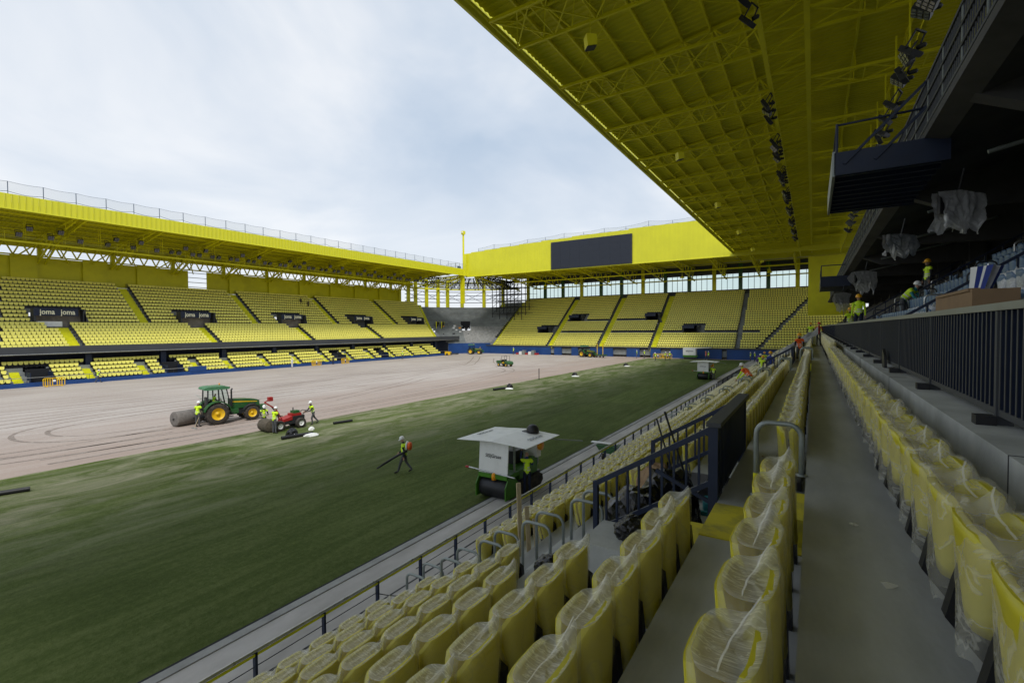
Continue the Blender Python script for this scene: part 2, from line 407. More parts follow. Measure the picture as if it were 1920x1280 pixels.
def scatter(name, base, places, kind='stuff'):
    """join many copies of one small MB mesh into one mesh; places = (x, y, z, rz)"""
    bv = np.array(base.v); nb = len(bv); V = []; F = []; M = []
    for i, (x, y, z, a) in enumerate(places):
        c, s_ = math.cos(a), math.sin(a)
        w = np.empty_like(bv); w[:, 0] = bv[:, 0] * c - bv[:, 1] * s_ + x; w[:, 1] = bv[:, 0] * s_ + bv[:, 1] * c + y; w[:, 2] = bv[:, 2] + z
        V.append(w); o = i * nb
        F.extend([tuple(k + o for k in f) for f in base.f]); M.extend(base.m)
    me = np_mesh(name, np.concatenate(V), F, M, base.mats)
    me.polygons.foreach_set('use_smooth', base.sm * len(places))
    o = obj(name, me); o['kind'] = kind
    return o
def text_mesh(s, size, mname, extrude=0.01, bold=0.0):
    cu = bpy.data.curves.new('lettering', 'FONT'); cu.body = s; cu.size = size; cu.align_x = 'CENTER'; cu.align_y = 'CENTER'; cu.extrude = extrude; cu.offset = bold * size
    cu.resolution_u = 3
    o = bpy.data.objects.new('lettering', cu); COL.objects.link(o)
    dg = bpy.context.evaluated_depsgraph_get(); dg.update()
    me = bpy.data.meshes.new_from_object(o.evaluated_get(dg)); me.materials.clear(); me.materials.append(MATS[mname])
    bpy.data.objects.remove(o); me.name = 'lettering'
    return me

# ------------------------------------------------------------------ ground
GRASS_L, GRASS_R, LEFT_BASE, END_BASE = -31.7, -11.0, -82.0, 111.0
def sheet(name, x0, x1, y0, y1, z, m, nx=1, ny=1):
    mb = MB(); vs_ = [(x0 + (x1 - x0) * i / nx, y0 + (y1 - y0) * j / ny, z) for j in range(ny + 1) for i in range(nx + 1)]
    mb.add(vs_, [(j * (nx + 1) + i, j * (nx + 1) + i + 1, (j + 1) * (nx + 1) + i + 1, (j + 1) * (nx + 1) + i) for j in range(ny) for i in range(nx)], m)
    return tag(mb.build(name), kind='structure')
sheet('ground', -900, 900, -900, 900, -0.05, 'concrete_dark')
sheet('sand_bed', -86, -10.4, -40, 113, 0.0, 'sand')
# the turf edge is laid in strips, so its border is slightly ragged
mb = MB(); ys = np.arange(-40, 108.6, 0.5); vs_ = []
for y in ys:
    vs_.append((GRASS_L + 0.12 * noise.noise((0, y * 0.9, 0)) + 0.05 * noise.noise((3, y * 4, 0)), y, 0.02)); vs_.append((GRASS_R + 0.03 * noise.noise((7, y, 0)), y, 0.02))
n_ = len(ys)
mb.add(vs_, [(2 * i, 2 * i + 1, 2 * i + 3, 2 * i + 2) for i in range(n_ - 1)], 'turf')
tag(mb.build('turf'), kind='structure')
# dark gap and kerb beside the turf, paved track up to the stand
mb = MB(); mb.box((-11.0, -40, -0.02), (-10.86, 112, 0.03), 'dark_void'); tag(mb.build('drain_channel'), kind='structure')
mb = MB(); mb.box((-10.86, -40, -0.02), (-10.62, 112, 0.075), 'concrete_light'); tag(mb.build('kerb'), kind='structure')
mb = MB(); mb.box((-10.62, -40, -0.03), (-7.3, 112, 0.05), 'path_paving')
for x in (-9.9, -9.1, -8.3): mb.box((x, -40, 0.05), (x + 0.05, 112, 0.056), 'concrete_dark')
tag(mb.build('path'), kind='structure')
# wheel tracks pressed into the sand
def track(pts, w, gap):
    mb = MB(); pts = [Vector((*p, 0)) for p in pts]
    # Catmull-Rom
    cr = []
    for i in range(len(pts) - 1):
        p0, p1, p2, p3 = pts[max(0, i - 1)], pts[i], pts[i + 1], pts[min(len(pts) - 1, i + 2)]
        for k in range(12):
            t = k / 12
            cr.append(0.5 * ((2 * p1) + (p2 - p0) * t + (2 * p0 - 5 * p1 + 4 * p2 - p3) * t * t + (3 * p1 - p0 - 3 * p2 + p3) * t ** 3))
    for off in (-gap / 2, gap / 2):
        vs_ = []
        for i, p in enumerate(cr):
            d = (cr[min(i + 1, len(cr) - 1)] - cr[max(i - 1, 0)]).normalized(); nrm = Vector((-d.y, d.x, 0))
            ww = w * (0.75 + 0.5 * noise.noise((p.x * 0.7, p.y * 0.7, off)))
            for e_ in (-1, 1): q = p + nrm * (off + e_ * ww / 2); vs_.append((q.x, q.y, 0.005))
        mb.add(vs_, [(2 * i, 2 * i + 1, 2 * i + 3, 2 * i + 2) for i in range(len(cr) - 1)], 'sand_track')
    return tag(mb.build('tyre_track'), kind='structure')
track([(-47, 40), (-47.5, 24), (-47.3, 15), (-45.5, 10.5), (-42, 9.6), (-39.5, 11.5), (-38.6, 16)], 0.34, 1.7)
track([(-37.4, 15), (-37.2, 10), (-37.8, 4), (-38, -6)], 0.30, 1.6)
track([(-37, 21), (-36, 28), (-36.5, 40), (-39, 55), (-42, 66), (-49, 73)], 0.22, 1.5)
track([(-40, 30), (-44, 44), (-47, 52), (-45, 60), (-40, 66), (-34, 68)], 0.25, 1.6)
track([(-52, 62), (-50, 40), (-51, 22), (-49, 8), (-44, 3), (-39.5, 2), (-36.5, 6), (-35.2, 14), (-34.6, 24)], 0.26, 1.7)
track([(-66, 70), (-60, 50), (-55, 36), (-53, 20), (-54, 4)], 0.2, 1.6)
track([(-34.0, 8), (-33.7, 22), (-34.0, 40), (-33.5, 60)], 0.3, 1.4)
track([(-70, 95), (-60, 80), (-55, 70), (-56, 56), (-62, 46), (-70, 44)], 0.26, 1.6)
track([(-58, 5), (-56, 30), (-57, 60), (-62, 85)], 0.2, 1.5)
track([(-62, 92), (-52, 78), (-44, 74), (-37, 84)], 0.28, 1.5)

# ------------------------------------------------------------------ grandstand helpers
def cut(u0, u1, holes):
    segs = [(u0, u1)]
    for a, b in sorted(holes):
        nxt = []
        for s0, s1 in segs:
            if b <= s0 or a >= s1: nxt.append((s0, s1)); continue
            if a > s0: nxt.append((s0, a))
            if b < s1: nxt.append((b, s1))
        segs = nxt
    return segs
def terrace(F, rows, span, holes, mname, zbase):
    """stepped deck; rows = (v_front, v_back, z) front to back; F maps (u, v, z) to the world"""
    mb = MB(); zp = zbase
    for k, (v0, v1, z) in enumerate(rows):
        for a, b in cut(*span(k), [(h[0], h[1]) for h in holes if h[2] <= k <= h[3]]):
            mb.quad([F(a, v0, z), F(b, v0, z), F(b, v1, z), F(a, v1, z)], mname)
            mb.quad([F(a, v0, zp - 0.02), F(b, v0, zp - 0.02), F(b, v0, z), F(a, v0, z)], mname)
        zp = z
    return mb
def aisle(F, rows, u, w, k0, k1, mname='yellow_paint', shift=0.0):
    """painted flight of steps: a half step is added on every tread"""
    mb = MB()
    for k in range(k0, k1 + 1):
        v0, v1, z = rows[k]; z += 0.012; du = shift * (k - k0)
        zp = rows[k - 1][2] if k > 0 else z - 0.4
        mb.quad([F(u + du, v0 - 0.012, z), F(u + du + w, v0 - 0.012, z), F(u + du + w, v1, z), F(u + du, v1, z)], mname)
        mb.quad([F(u + du, v0 - 0.012, zp), F(u + du + w, v0 - 0.012, zp), F(u + du + w, v0 - 0.012, z), F(u + du, v0 - 0.012, z)], mname)
        zh = (zp + z) / 2
        if k == 0: continue
        vs_ = [(u + du, v0 - 0.3, zp), (u + du + w, v0 - 0.3, zp), (u + du + w, v0 - 0.3, zh), (u + du, v0 - 0.3, zh), (u + du, v0 - 0.012, zh), (u + du + w, v0 - 0.012, zh)]
        q = [F(*p) for p in vs_]
        mb.quad([q[0], q[1], q[2], q[3]], mname); mb.quad([q[3], q[2], q[5], q[4]], mname)
    return mb
def far_seat():
    """tip-up seat seen from the front (front = -v = local -x): rounded shell, dark stalk"""
    mb = MB(); w = 0.228
    out_ = [(-w, 0.84), (-w, 0.66), (-0.185, 0.50), (-0.10, 0.42), (0.10, 0.42), (0.185, 0.50), (w, 0.66), (w, 0.84)]
    front = [(-0.10 - 0.05 * (abs(y) < 0.2) - 0.10 * (0.84 - z), y, z) for y, z in out_]
    back = [(0.07, y * 0.98, z) for y, z in out_]
    n = len(out_)
    mb.add(front + back, [tuple(range(n))] + [(i, (i + 1) % n, n + (i + 1) % n, n + i) for i in range(n)], 'seat_far')
    mb.box((0.07, -0.25, 0.05), (0.10, 0.25, 0.56), 'black_plastic')  # black plate added behind the shells to put shade into their gaps
    mb.box((-0.06, -0.09, 0.0), (0.05, 0.09, 0.44), 'black_plastic')
    return mb
FARSEAT = far_seat()
def seat_row(u0, u1, holes, pitch=0.5):
    us = []
    for a, b in cut(u0, u1, holes):
        n = int((b - a) / pitch)
        if n > 0:
            off = (b - a - n * pitch) / 2
            us += [a + off + pitch * (i + 0.5) for i in range(n)]
    return us
def corrugated(pts_fn, u0, u1, pitch, depth, mname):
    """ribbed metal sheet; pts_fn(u, dz) gives the profile line at station u"""
    mb = MB(); vs_ = []; m_ = None; u = u0; i = 0
    while u <= u1:
        line = pts_fn(u, depth if (i // 2) % 2 else 0.0); m_ = len(line); vs_ += line
        u += pitch * (0.15 if i % 2 else 0.35); i += 1
    n = len(vs_) // m_
    mb.add(vs_, [(i * m_ + j, i * m_ + j + 1, (i + 1) * m_ + j + 1, (i + 1) * m_ + j) for i in range(n - 1) for j in range(m_ - 1)], mname)
    return mb
def lattice(mb, a0, a1, b0, b1, n, r, mname, cross=False):
    """zigzag bracing between chord a (a0-a1) and chord b"""
    a0, a1, b0, b1 = map(Vector, (a0, a1, b0, b1))
    for i in range(n):
        p, q = a0.lerp(a1, i / n), b0.lerp(b1, (i + 0.5) / n); p2 = a0.lerp(a1, (i + 1) / n)
        if cross:
            q0, q1 = b0.lerp(b1, i / n), b0.lerp(b1, (i + 1) / n)
            mb.tube(p, q1, r, mname, 4); mb.tube(q0, p2, r, mname, 4); mb.tube(p, q0, r, mname, 4)
        else:
            mb.tube(p, q, r, mname, 4); mb.tube(q, p2, r, mname, 4)
JOMA = text_mesh('joma', 0.8, 'sign_text', 0.02, 0.02)

# ------------------------------------------------------------------ long stand across the pitch
LS = empty('grandstand', (-92, 55, 0))
tag(LS, 'long two-tier grandstand of yellow seats across the pitch, under a yellow cantilever roof', 'grandstand')
LS_inv = Matrix.Translation((92, -55, 0))
def put(o, root):                       # parent while keeping world coordinates
    o.parent = root; o.matrix_parent_inverse = root.matrix_basis.inverted(); return o
FL = lambda u, v, z: (-v, u, z)
zL = lambda k: 4.35 + 0.43 * min(k, 7) + 0.567 * max(0, k - 7)
rowsL = [(85.1 + 0.8 * k, 85.9 + 0.8 * k, zL(k)) for k in range(20)]
endL = lambda k: 97.0 + 0.52 * k
midA = [23.2 + 18.2 * i for i in range(4)]            # aisles of the lower block
upA = [15.2 + 18.35 * i for i in range(5)]            # aisles of the upper block
vomL = [(21.0 + 18.25 * i, 26.6 + 18.25 * i) for i in range(5)]
holesL = [(a, b, 8, 11) for a, b in vomL]
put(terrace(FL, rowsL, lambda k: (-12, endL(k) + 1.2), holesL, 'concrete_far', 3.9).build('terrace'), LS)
for u in midA: put(aisle(FL, rowsL, u, 1.2, 0, 7).build('aisle_steps'), LS)
for u in upA: put(aisle(FL, rowsL, u, 1.2, 8, 19).build('aisle_steps'), LS)
put(aisle(FL, rowsL, 97.0, 0.9, 0, 19, shift=0.52).build('aisle_steps'), LS)
placesL = []
for k in range(20):
    v0, v1, z = rowsL[k]
    hs = [(u - 0.1, u + 1.45) for u in (midA if k < 8 else upA)] + [(a - 0.2, b + 0.3) for a, b in vomL if 8 <= k <= 11]
    if 6 <= k < 8: hs += [(u - 1.2, u + 1.4) for u in midA]
    for u in seat_row(12.0, endL(k), hs): placesL.append((-(v1 - 0.22), u, z, math.pi))
# handrail hoops down both sides of each flight
mb = MB()
for u, k0, k1 in [(u, 0, 7) for u in midA] + [(u, 8, 19) for u in upA]:
    for k in range(k0, k1 + 1):
        v0, v1, z = rowsL[k]
        mb.path([FL(u + 1.32, v0 + 0.1, z), FL(u + 1.32, v0 + 0.1, z + 0.85), FL(u + 1.32, v0 + 0.6, z + 0.85), FL(u + 1.32, v0 + 0.6, z)], 0.035, 'charcoal', 4)
o = put(mb.build('handrail_hoops'), LS); o['kind'] = 'stuff'
# parapet band, soffit and the dark back of the lower tier
put(MB().box((-85.1, -12, 3.95), (-84.9, 107, 4.92), 'charcoal').build('parapet'), LS)
put(MB().tube((-84.86, -12, 3.93), (-84.86, 107, 3.93), 0.06, 'steel', 6).build('parapet_pipe'), LS)
put(MB().box((-90, -12, 3.75), (-85.1, 107, 3.93), 'dark_steel').build('soffit'), LS)
put(MB().box((-88.3, -12, 0), (-88.0, 107, 3.75), 'navy').build('back_wall'), LS)
rowsLow = [(82.05 + 0.85 * k, 82.9 + 0.85 * k, 0.22 + 0.5 * k) for k in range(5)]
lowA = [17.0, 24.0, 30.3, 37.4, 42.4, 48.8, 55.0, 61.2, 67.0, 73.0, 79.2, 85.3, 91.0]
lowV = [(18.4, 20.6), (33.4, 35.6), (64.0, 66.2), (76.0, 78.0)]
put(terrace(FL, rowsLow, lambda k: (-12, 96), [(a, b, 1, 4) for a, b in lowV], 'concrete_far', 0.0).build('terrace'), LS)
for u in lowA: put(aisle(FL, rowsLow, u, 0.9, 0, 3).build('aisle_steps'), LS)
placesLow = []
for k in range(5):
    v0, v1, z = rowsLow[k]
    hs = [(u - 0.05, u + 1.0) for u in lowA] + [(a - 0.1, b + 0.1) for a, b in lowV]
    if k == 4: hs = [(16 + 9.1 * i - 0.5, 16 + 9.1 * i + 0.6) for i in range(10)]
    for u in seat_row(10, 96, hs): placesLow.append((-(v1 - 0.25), u, z, math.pi))
for i in range(10):
    y = 16 + 9.1 * i
    put(MB().box((-86.4, y - 0.35, 0.2), (-85.7, y + 0.35, 3.75), 'navy').build('pillar'), LS)
for a, b in lowV:                                             # player and steward exits
    put(MB().box((-84.4, a, 0.2), (-84.2, b, 2.1), 'dark_void').box((-84.2, a, 0.2), (-82.6, a + 0.12, 1.7), 'navy').box((-84.2, b - 0.12, 0.2), (-82.6, b, 1.7), 'navy').build('exit'), LS)
put(MB().box((-82.05, -12, 0), (-81.9, 100, 0.55), 'navy_paint').build('base_wall'), LS)
put(MB().box((-82.6, 36.2, 0.5), (-81.85, 38.6, 1.25), 'navy_paint').build('dugout_wall'), LS)
mb = MB().tube((-81.97, -12, 1.15), (-81.97, 98, 1.15), 0.035, 'steel', 5)
put(mb.build('front_rail'), LS)
for i in range(44): put(MB().tube((-81.97, 10 + 2 * i, 0.5), (-81.97, 10 + 2 * i, 1.15), 0.03, 'dark_steel', 4).build('rail_post'), LS)

def vomitory(root, F, u0, u1, v, z0, z1, texts, depth=3.2, signh=1.05, face=1, back='interior_warm'):
    """gangway mouth: cheeks, lintel with sign board, dark passage"""
    def bx(mb, a, b, c, d, e_, f, m):
        p = [F(a, c, e_), F(b, c, e_), F(b, d, e_), F(a, d, e_), F(a, c, f), F(b, c, f), F(b, d, f), F(a, d, f)]
        mb.add(p, [(0, 3, 2, 1), (4, 5, 6, 7), (0, 1, 5, 4), (1, 2, 6, 5), (2, 3, 7, 6), (3, 0, 4, 7)], m)
    mb = MB()
    bx(mb, u0, u0 + 0.2, v - 0.1, v + depth, z0 - 0.1, z1, 'charcoal'); bx(mb, u1 - 0.2, u1, v - 0.1, v + depth, z0 - 0.1, z1, 'charcoal')
    bx(mb, u0, u1, v + depth, v + depth + 0.1, z0 - 0.1, z1, back)
    bx(mb, u0 + 0.2, u1 - 0.2, v, v + depth, z0 - 0.12, z0 - 0.02, 'concrete_dark')
    bx(mb, u0, u1, v + 0.25, v + depth + 0.1, z1, z1 + 0.08, 'navy')
    g = put(mb.build('gangway'), root)
    sb = MB(); um = (u0 + u1) / 2
    bx(sb, u0 - 0.1, u1 - 0.9, v - 0.25, v - 0.1, z1 - signh + 0.1, z1 + 0.1, 'navy')
    so = put(sb.build('sign_board'), root)
    wb = MB(); wv = [(u1 - 0.3, v - 0.1, z0 - 0.6), (u1 + 0.9, v - 0.1, z0 - 0.6), (u1 - 0.3, v - 0.1, z1 - 0.1)]
    wb.add([F(*p) for p in wv] + [F(p[0], p[1] + 0.25, p[2]) for p in wv], [(0, 1, 2), (5, 4, 3), (0, 3, 4, 1), (1, 4, 5, 2), (2, 5, 3, 0)], 'charcoal')
    put(wb.build('wing_wall'), root)
    return so
for i, (a, b) in enumerate(vomL):
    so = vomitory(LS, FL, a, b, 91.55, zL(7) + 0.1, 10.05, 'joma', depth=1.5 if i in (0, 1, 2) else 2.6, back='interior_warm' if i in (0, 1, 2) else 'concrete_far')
    for dx in (0.29, 0.74):
        t = obj('lettering', JOMA); t.scale = (1.0, 1.25, 1); t.location = (-91.28, a + (b - a) * dx * 0.88 - 0.1, 9.62)
        t.rotation_euler = (R(90), 0, R(90)); put(t, LS)
    if i == 0:
        put(MB().box((-91.9, a + 0.25, zL(7) + 0.2), (-91.7, a + 3.0, zL(7) + 0.95), 'white_paint').build('panel'), LS)
# yellow panelled back wall, one sheet missing
y = 8.0; i = 0
while y < 100.2:
    w = (5.4, 3.3, 4.1, 3.0)[i % 4]; w = min(w, 100.7 - y)
    if not (45.6 < y + w / 2 < 49.2):
        xo = 0.45 if i % 2 else 0.0
        ov = 0.0 if i % 2 else 0.8
        put(MB().box((-101.75 + xo, y + 0.02 - (ov if y > 9 and abs(y - 49) > 2.5 else 0), 14.3), (-101.6 + xo, y + w - 0.02 + (ov if abs(y + w - 46) > 2.5 else 0), 18.35 + 0.15 * (i % 2)), 'yellow_sheet').build('panel'), LS)
    y += w; i += 1
for z in (15.3, 16.2, 17.1, 18.0): put(MB().tube((-101.7, 43.5, z), (-101.7, 51, z), 0.06, 'galv', 5).build('rail'), LS)
# roof
ROOFL = put(corrugated(lambda u, d: [(-82.1, u, 22.5 + d), (-92, u, 22.2 + d), (-104.5, u, 21.0 + d)], -14, 106.3, 0.5, 0.07, 'yellow_sheet').build('roof'), LS)
def sub(o, part, root):                  # a sub-part; parts made with put() sit at the world origin
    o.parent = part; return o
fp = MB(); fp.box((-0.05, 0.0, 0.0), (0.0, 0.585, 1.75), 'yellow_fascia'); fp.box((0.0, 0.0, 0.0), (0.07, 0.07, 1.75), 'yellow_fascia')
fpm = fp.mesh('fascia_panel')
for i in range(158):
    o = obj('fascia_panel', fpm); o.location = (-82.0, 11.8 + 0.598 * i, 21.72); sub(o, ROOFL, LS)
sub(MB().box((-82.2, -12, 21.60), (-81.9, 106.3, 21.73), 'yellow_fascia').build('gutter'), ROOFL, LS)
for x, z in ((-84.5, 22.25), (-87.5, 22.15), (-90.5, 22.05), (-93.5, 21.85), (-96.5, 21.55), (-99.5, 21.3), (-102.5, 21.0)):
    sub(MB().box((x - 0.06, -12, z - 0.14), (x + 0.06, 106, z + 0.02), 'yellow_steel').build('purlin'), ROOFL, LS)
for i in range(11):
    y = 6.0 + 9.15 * i
    mb = MB()
    for dy in (-0.7, 0.7):
        mb.beam((-83, y + dy, 22.1), (-103, y + dy, 20.8), 0.16, 0.2, 'yellow_steel')
        mb.beam((-84, y + dy * 0.6, 21.95), (-95, y + dy * 0.6, 20.1), 0.16, 0.18, 'yellow_steel')
        mb.beam((-95, y + dy * 0.6, 20.1), (-101.4, y + dy * 0.6, 17.4), 0.22, 0.25, 'yellow_steel')
        lattice(mb, (-85, y + dy, 22.0), (-101, y + dy, 20.9), (-85, y + dy * 0.6, 21.8), (-99.5, y + dy * 0.6, 18.4), 6, 0.055, 'yellow_steel')
    mb.beam((-96.5, y, 21.3), (-101.4, y - 3.2, 17.8), 0.14, 0.14, 'yellow_steel'); mb.beam((-96.5, y, 21.3), (-101.4, y + 3.2, 17.8), 0.14, 0.14, 'yellow_steel')
    sub(mb.build('truss'), ROOFL, LS)
    put(MB().box((-102.3, y - 0.3, 8), (-101.8, y + 0.3, 21.0), 'yellow_steel').build('column'), LS)
sub(MB().box((-101.75, -12, 19.75), (-101.6, 106, 20.9), 'yellow_sheet').build('back_beam'), ROOFL, LS)
mb = MB(); mb.beam((-101.4, -12, 18.5), (-101.4, 106, 18.5), 0.16, 0.2, 'yellow_steel'); mb.beam((-101.4, -12, 20.5), (-101.4, 106, 20.5), 0.16, 0.2, 'yellow_steel')
lattice(mb, (-101.4, -12, 18.5), (-101.4, 106, 18.5), (-101.4, -12, 20.5), (-101.4, 106, 20.5), 64, 0.12, 'yellow_steel')
sub(mb.build('truss'), ROOFL, LS)
mb = MB(); mb.box((-90.5, -12, 18.9), (-89.5, 106, 19.0), 'yellow_steel')                # lighting catwalk
for z in (19.5, 20.05): mb.beam((-89.5, -12, z), (-89.5, 106, z), 0.05, 0.05, 'yellow_steel'); mb.beam((-90.5, -12, z), (-90.5, 106, z), 0.05, 0.05, 'yellow_steel')
mb.beam((-89.45, -12, 18.85), (-89.45, 106, 18.85), 0.14, 0.22, 'yellow_steel')
for i in range(60):
    y = -12 + 2 * i
    for x in (-89.5, -90.5): mb.beam((x, y, 18.9), (x, y, 20.1), 0.05, 0.05, 'yellow_steel')
    if i % 4 == 0: mb.beam((-89.6, y, 20.0), (-89.6, y, 22.1), 0.07, 0.07, 'yellow_steel'); mb.beam((-90.4, y, 20.0), (-90.4, y, 22.1), 0.07, 0.07, 'yellow_steel')
sub(mb.build('catwalk'), ROOFL, LS)

# ------------------------------------------------------------------ stand behind the goal
ES = empty('grandstand', (-40, 122, 0))
tag(ES, 'steep grandstand of yellow seats behind the far goal, screen on its tall yellow fascia', 'grandstand')
FE = lambda u, v, z: (u, 111.0 + v, z)
NE = 27
rowsE = [(0.3 + 0.7 * k, 1.0 + 0.7 * k, 1.75 + 0.515 * k) for k in range(NE)]
aisE = [-59.4, -45.2, -32.2]
vomE = [(-64.6, -60.9, 7, 10), (-57.0, -53.2, 13, 16), (-35.9, -32.4, 13, 16), (-25.9, -22.4, 7, 10)]
crossE = [(-59, -10.0, 7), (-58, -33, 13)]
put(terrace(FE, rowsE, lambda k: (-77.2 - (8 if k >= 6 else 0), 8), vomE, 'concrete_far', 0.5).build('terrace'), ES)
for u in aisE: put(aisle(FE, rowsE, u, 1.3, 0, NE - 1).build('aisle_steps'), ES)
put(aisle(FE, rowsE, -14.0, 0.6, 0, NE - 1, 'concrete_far').build('aisle_steps'), ES)
put(aisle(FE, rowsE, -77.2, 0.7, 0, NE - 1).build('aisle_steps'), ES)
put(aisle(FE, rowsE, -10.0, 0.6, 0, NE - 1, 'concrete_far', shift=0.42).build('aisle_steps'), ES)
placesE = []
for k in range(NE):
    v0, v1, z = rowsE[k]
    hs = [(u - 0.35, u + 1.35) for u in aisE] + [(-14.05, -13.35), (-77.3, -76.4), (-10.05 + 0.42 * k, -9.35 + 0.42 * k)] + [(a - 0.3, b + 0.9) for a, b, k0, k1 in vomE if k0 <= k <= k1]
    hs += [(a, b) for a, b, kk in crossE if kk == k]
    for u in seat_row(-77 - (6.3 if 9 <= k <= 13 else 0), 7.5 if k > 8 else 2, hs): placesE.append((u, 111 + v1 - 0.2, z, math.pi / 2))
mb = MB()
for u in aisE + [-14.2]:
    for k in range(0, NE):
        v0, v1, z = rowsE[k]
        mb.path([FE(u - 0.15, v0 + 0.05, z), FE(u - 0.15, v0 + 0.05, z + 0.85), FE(u - 0.15, v0 + 0.5, z + 0.85), FE(u - 0.15, v0 + 0.5, z)], 0.04, 'charcoal', 4)
o = put(mb.build('handrail_hoops'), ES); o['kind'] = 'stuff'
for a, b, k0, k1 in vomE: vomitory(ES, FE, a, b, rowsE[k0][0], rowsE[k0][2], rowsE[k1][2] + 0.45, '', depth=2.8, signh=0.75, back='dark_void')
# blue base wall with open bays between piers
bays = [(-80, -78.2), (-58.0, -56.9), (-54.8, -52.0), (-50.2, -46.9), (-41.0, -37.6), (-34.5, -31.9), (-29.6, -27.4), (-16.6, -15.6)]
for a, b in cut(-79, 6, bays): put(MB().box((a, 110.95, 0), (b, 111.25, 2.1), 'navy_paint').build('base_wall'), ES)
put(MB().box((-79, 110.85, 2.1), (6, 111.35, 2.42), 'charcoal').build('front_beam'), ES)
put(MB().box((-79, 113.2, 0), (6, 113.4, 2.1), 'interior_warm').build('back_wall'), ES)
mb = MB()
for i in range(86): mb.beam((-78.5 + i, 111.1, 2.4), (-78.5 + i, 111.1, 3.2), 0.03, 0.03, 'charcoal')
mb.beam((-79, 111.1, 3.2), (6, 111.1, 3.2), 0.05, 0.05, 'charcoal')
put(mb.build('front_rail'), ES)
# glazed boxes along the top
cols_ = [-76.4 + 6.1 * i for i in range(14)]
for i, x in enumerate(cols_): put(MB().box((x - 0.45, 131.0, 14.5), (x + 0.45, 131.6, 23.0), 'green_paint' if i % 3 else 'yellow_steel').build('column'), ES)
for i in range(13):
    a, b = cols_[i] + 0.45, cols_[i + 1] - 0.45
    n = 4
    for j in range(n):
        x0, x1 = a + (b - a) * j / n, a + (b - a) * (j + 1) / n
        pn = put(MB().box((x0 + 0.05, 131.3, 16.4), (x1 - 0.05, 131.33, 20.2), 'window_glass').build('pane'), ES)
        put(MB().box((x1 - 0.05, 131.25, 16.3), (x1 + 0.05, 131.4, 20.3), 'dark_steel').build('mullion'), ES) if j < n - 1 else None
put(MB().box((-77, 131.1, 15.2), (6, 131.5, 16.35), 'charcoal').build('sill_wall'), ES)
put(MB().box((-77, 131.15, 20.25), (6, 131.5, 23), 'charcoal').build('lintel_wall'), ES)
# roof and fascia
ROOFE = put(corrugated(lambda u, d: [(u, 106.5, 22.3 + d), (u, 120, 22.8 + d), (u, 136, 23.2 + d)], -82, 12, 0.5, 0.07, 'yellow_sheet').build('roof'), ES)
ztop = lambda x: 27.75 + 1.45 * (1 - ((x + 25) / 57.0) ** 2) if x < -25 else 29.2
step = lambda x: round(ztop(x) / 0.22) * 0.22
mb = MB(); i = 0; x = -82.0
while x < 14:
    d = 0.035 if i % 2 else 0.0
    mb.box((x, 106.24 - d, 21.35), (x + 0.498, 106.4, step(x)), 'yellow_fascia'); x += 0.5; i += 1
o = sub(mb.build('fascia'), ROOFE, ES); o['kind'] = 'stuff'
sub(MB().box((-82, 106.1, 21.22), (14, 106.5, 21.36), 'yellow_fascia').build('gutter'), ROOFE, ES)
for i in range(11):
    x = -79.4 + 7.6 * i
    mb = MB()
    mb.beam((x, 106.8, 21.9), (x, 131, 22.3), 0.3, 0.35, 'yellow_steel'); mb.beam((x, 108, 21.3), (x, 131, 19.0), 0.26, 0.3, 'yellow_steel')
    lattice(mb, (x, 108, 21.9), (x, 131, 22.3), (x, 109, 21.3), (x, 130, 19.1), 6, 0.09, 'yellow_steel')
    sub(mb.build('truss'), ROOFE, ES)
for y, z in ((109.5, 21.9), (113, 22.0), (117, 22.2), (121, 22.3), (125, 22.5), (129, 22.6)): sub(MB().box((-82, y - 0.06, z - 0.1), (12, y + 0.06, z + 0.1), 'yellow_steel').build('purlin'), ROOFE, ES)
for y, z in ((116, 19.9), (127, 18.9)): sub(MB().tube((-72, y, z), (8, y, z), 0.16, 'yellow_steel', 6).build('pipe'), ROOFE, ES)
for i in range(7):
    x = -62 + 9 * i; sub(MB().tube((x, 116, 19.9), (x, 116, 18.9), 0.05, 'yellow_steel', 4).lathe([(0.15, 0.45), (0.5, 0.2), (0.5, 0.0)], 'yellow_steel', (x, 116, 18.4), n=8).build('loudspeaker'), ROOFE, ES)

# video screen hung on the fascia
vsn = empty('video_screen', (-44.85, 106.1, 21.5)); tag(vsn, 'large blank dark video screen on the tall yellow fascia', 'screen')
put(MB().box((-55.1, 105.92, 21.45), (-34.65, 106.2, 28.08), 'charcoal').build('frame'), vsn)
for i in range(8):
    for j in range(4):
        x0 = -55.0 + i * 2.5325; z0 = 21.55 + j * 1.61
        put(MB().box((x0 + 0.008, 105.89, z0 + 0.008), (x0 + 2.5245, 105.93, z0 + 1.602), 'screen').build('panel'), vsn)

# ------------------------------------------------------------------ unfinished corner between the two stands
CS = empty('corner_stand', (-90, 116, 0)); tag(CS, 'bare grey concrete corner terrace without seats between the two stands', 'grandstand')
cc = Vector((-77.0, 102.5, 0)); NS = 18
mb = MB(); zp = 0.4
def arc(r, t, z): a = R(90 + 88 * t); return (cc.x + r * math.cos(a), cc.y + r * math.sin(a), z)
for k in range(20):
    r0, r1 = 8.6 + 0.8 * k, 9.4 + 0.8 * k; z = 3.2 + 0.55 * k
    for i in range(NS):
        t0, t1 = i / NS, (i + 1) / NS
        if k in (7, 8, 9, 10) and i in (8, 9): continue
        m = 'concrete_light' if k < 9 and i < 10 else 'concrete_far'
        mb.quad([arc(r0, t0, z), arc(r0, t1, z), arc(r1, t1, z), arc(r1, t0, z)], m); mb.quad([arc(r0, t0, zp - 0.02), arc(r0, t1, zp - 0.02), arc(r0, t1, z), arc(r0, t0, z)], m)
    zp = z
put(mb.build('terrace'), CS)
mb = MB()
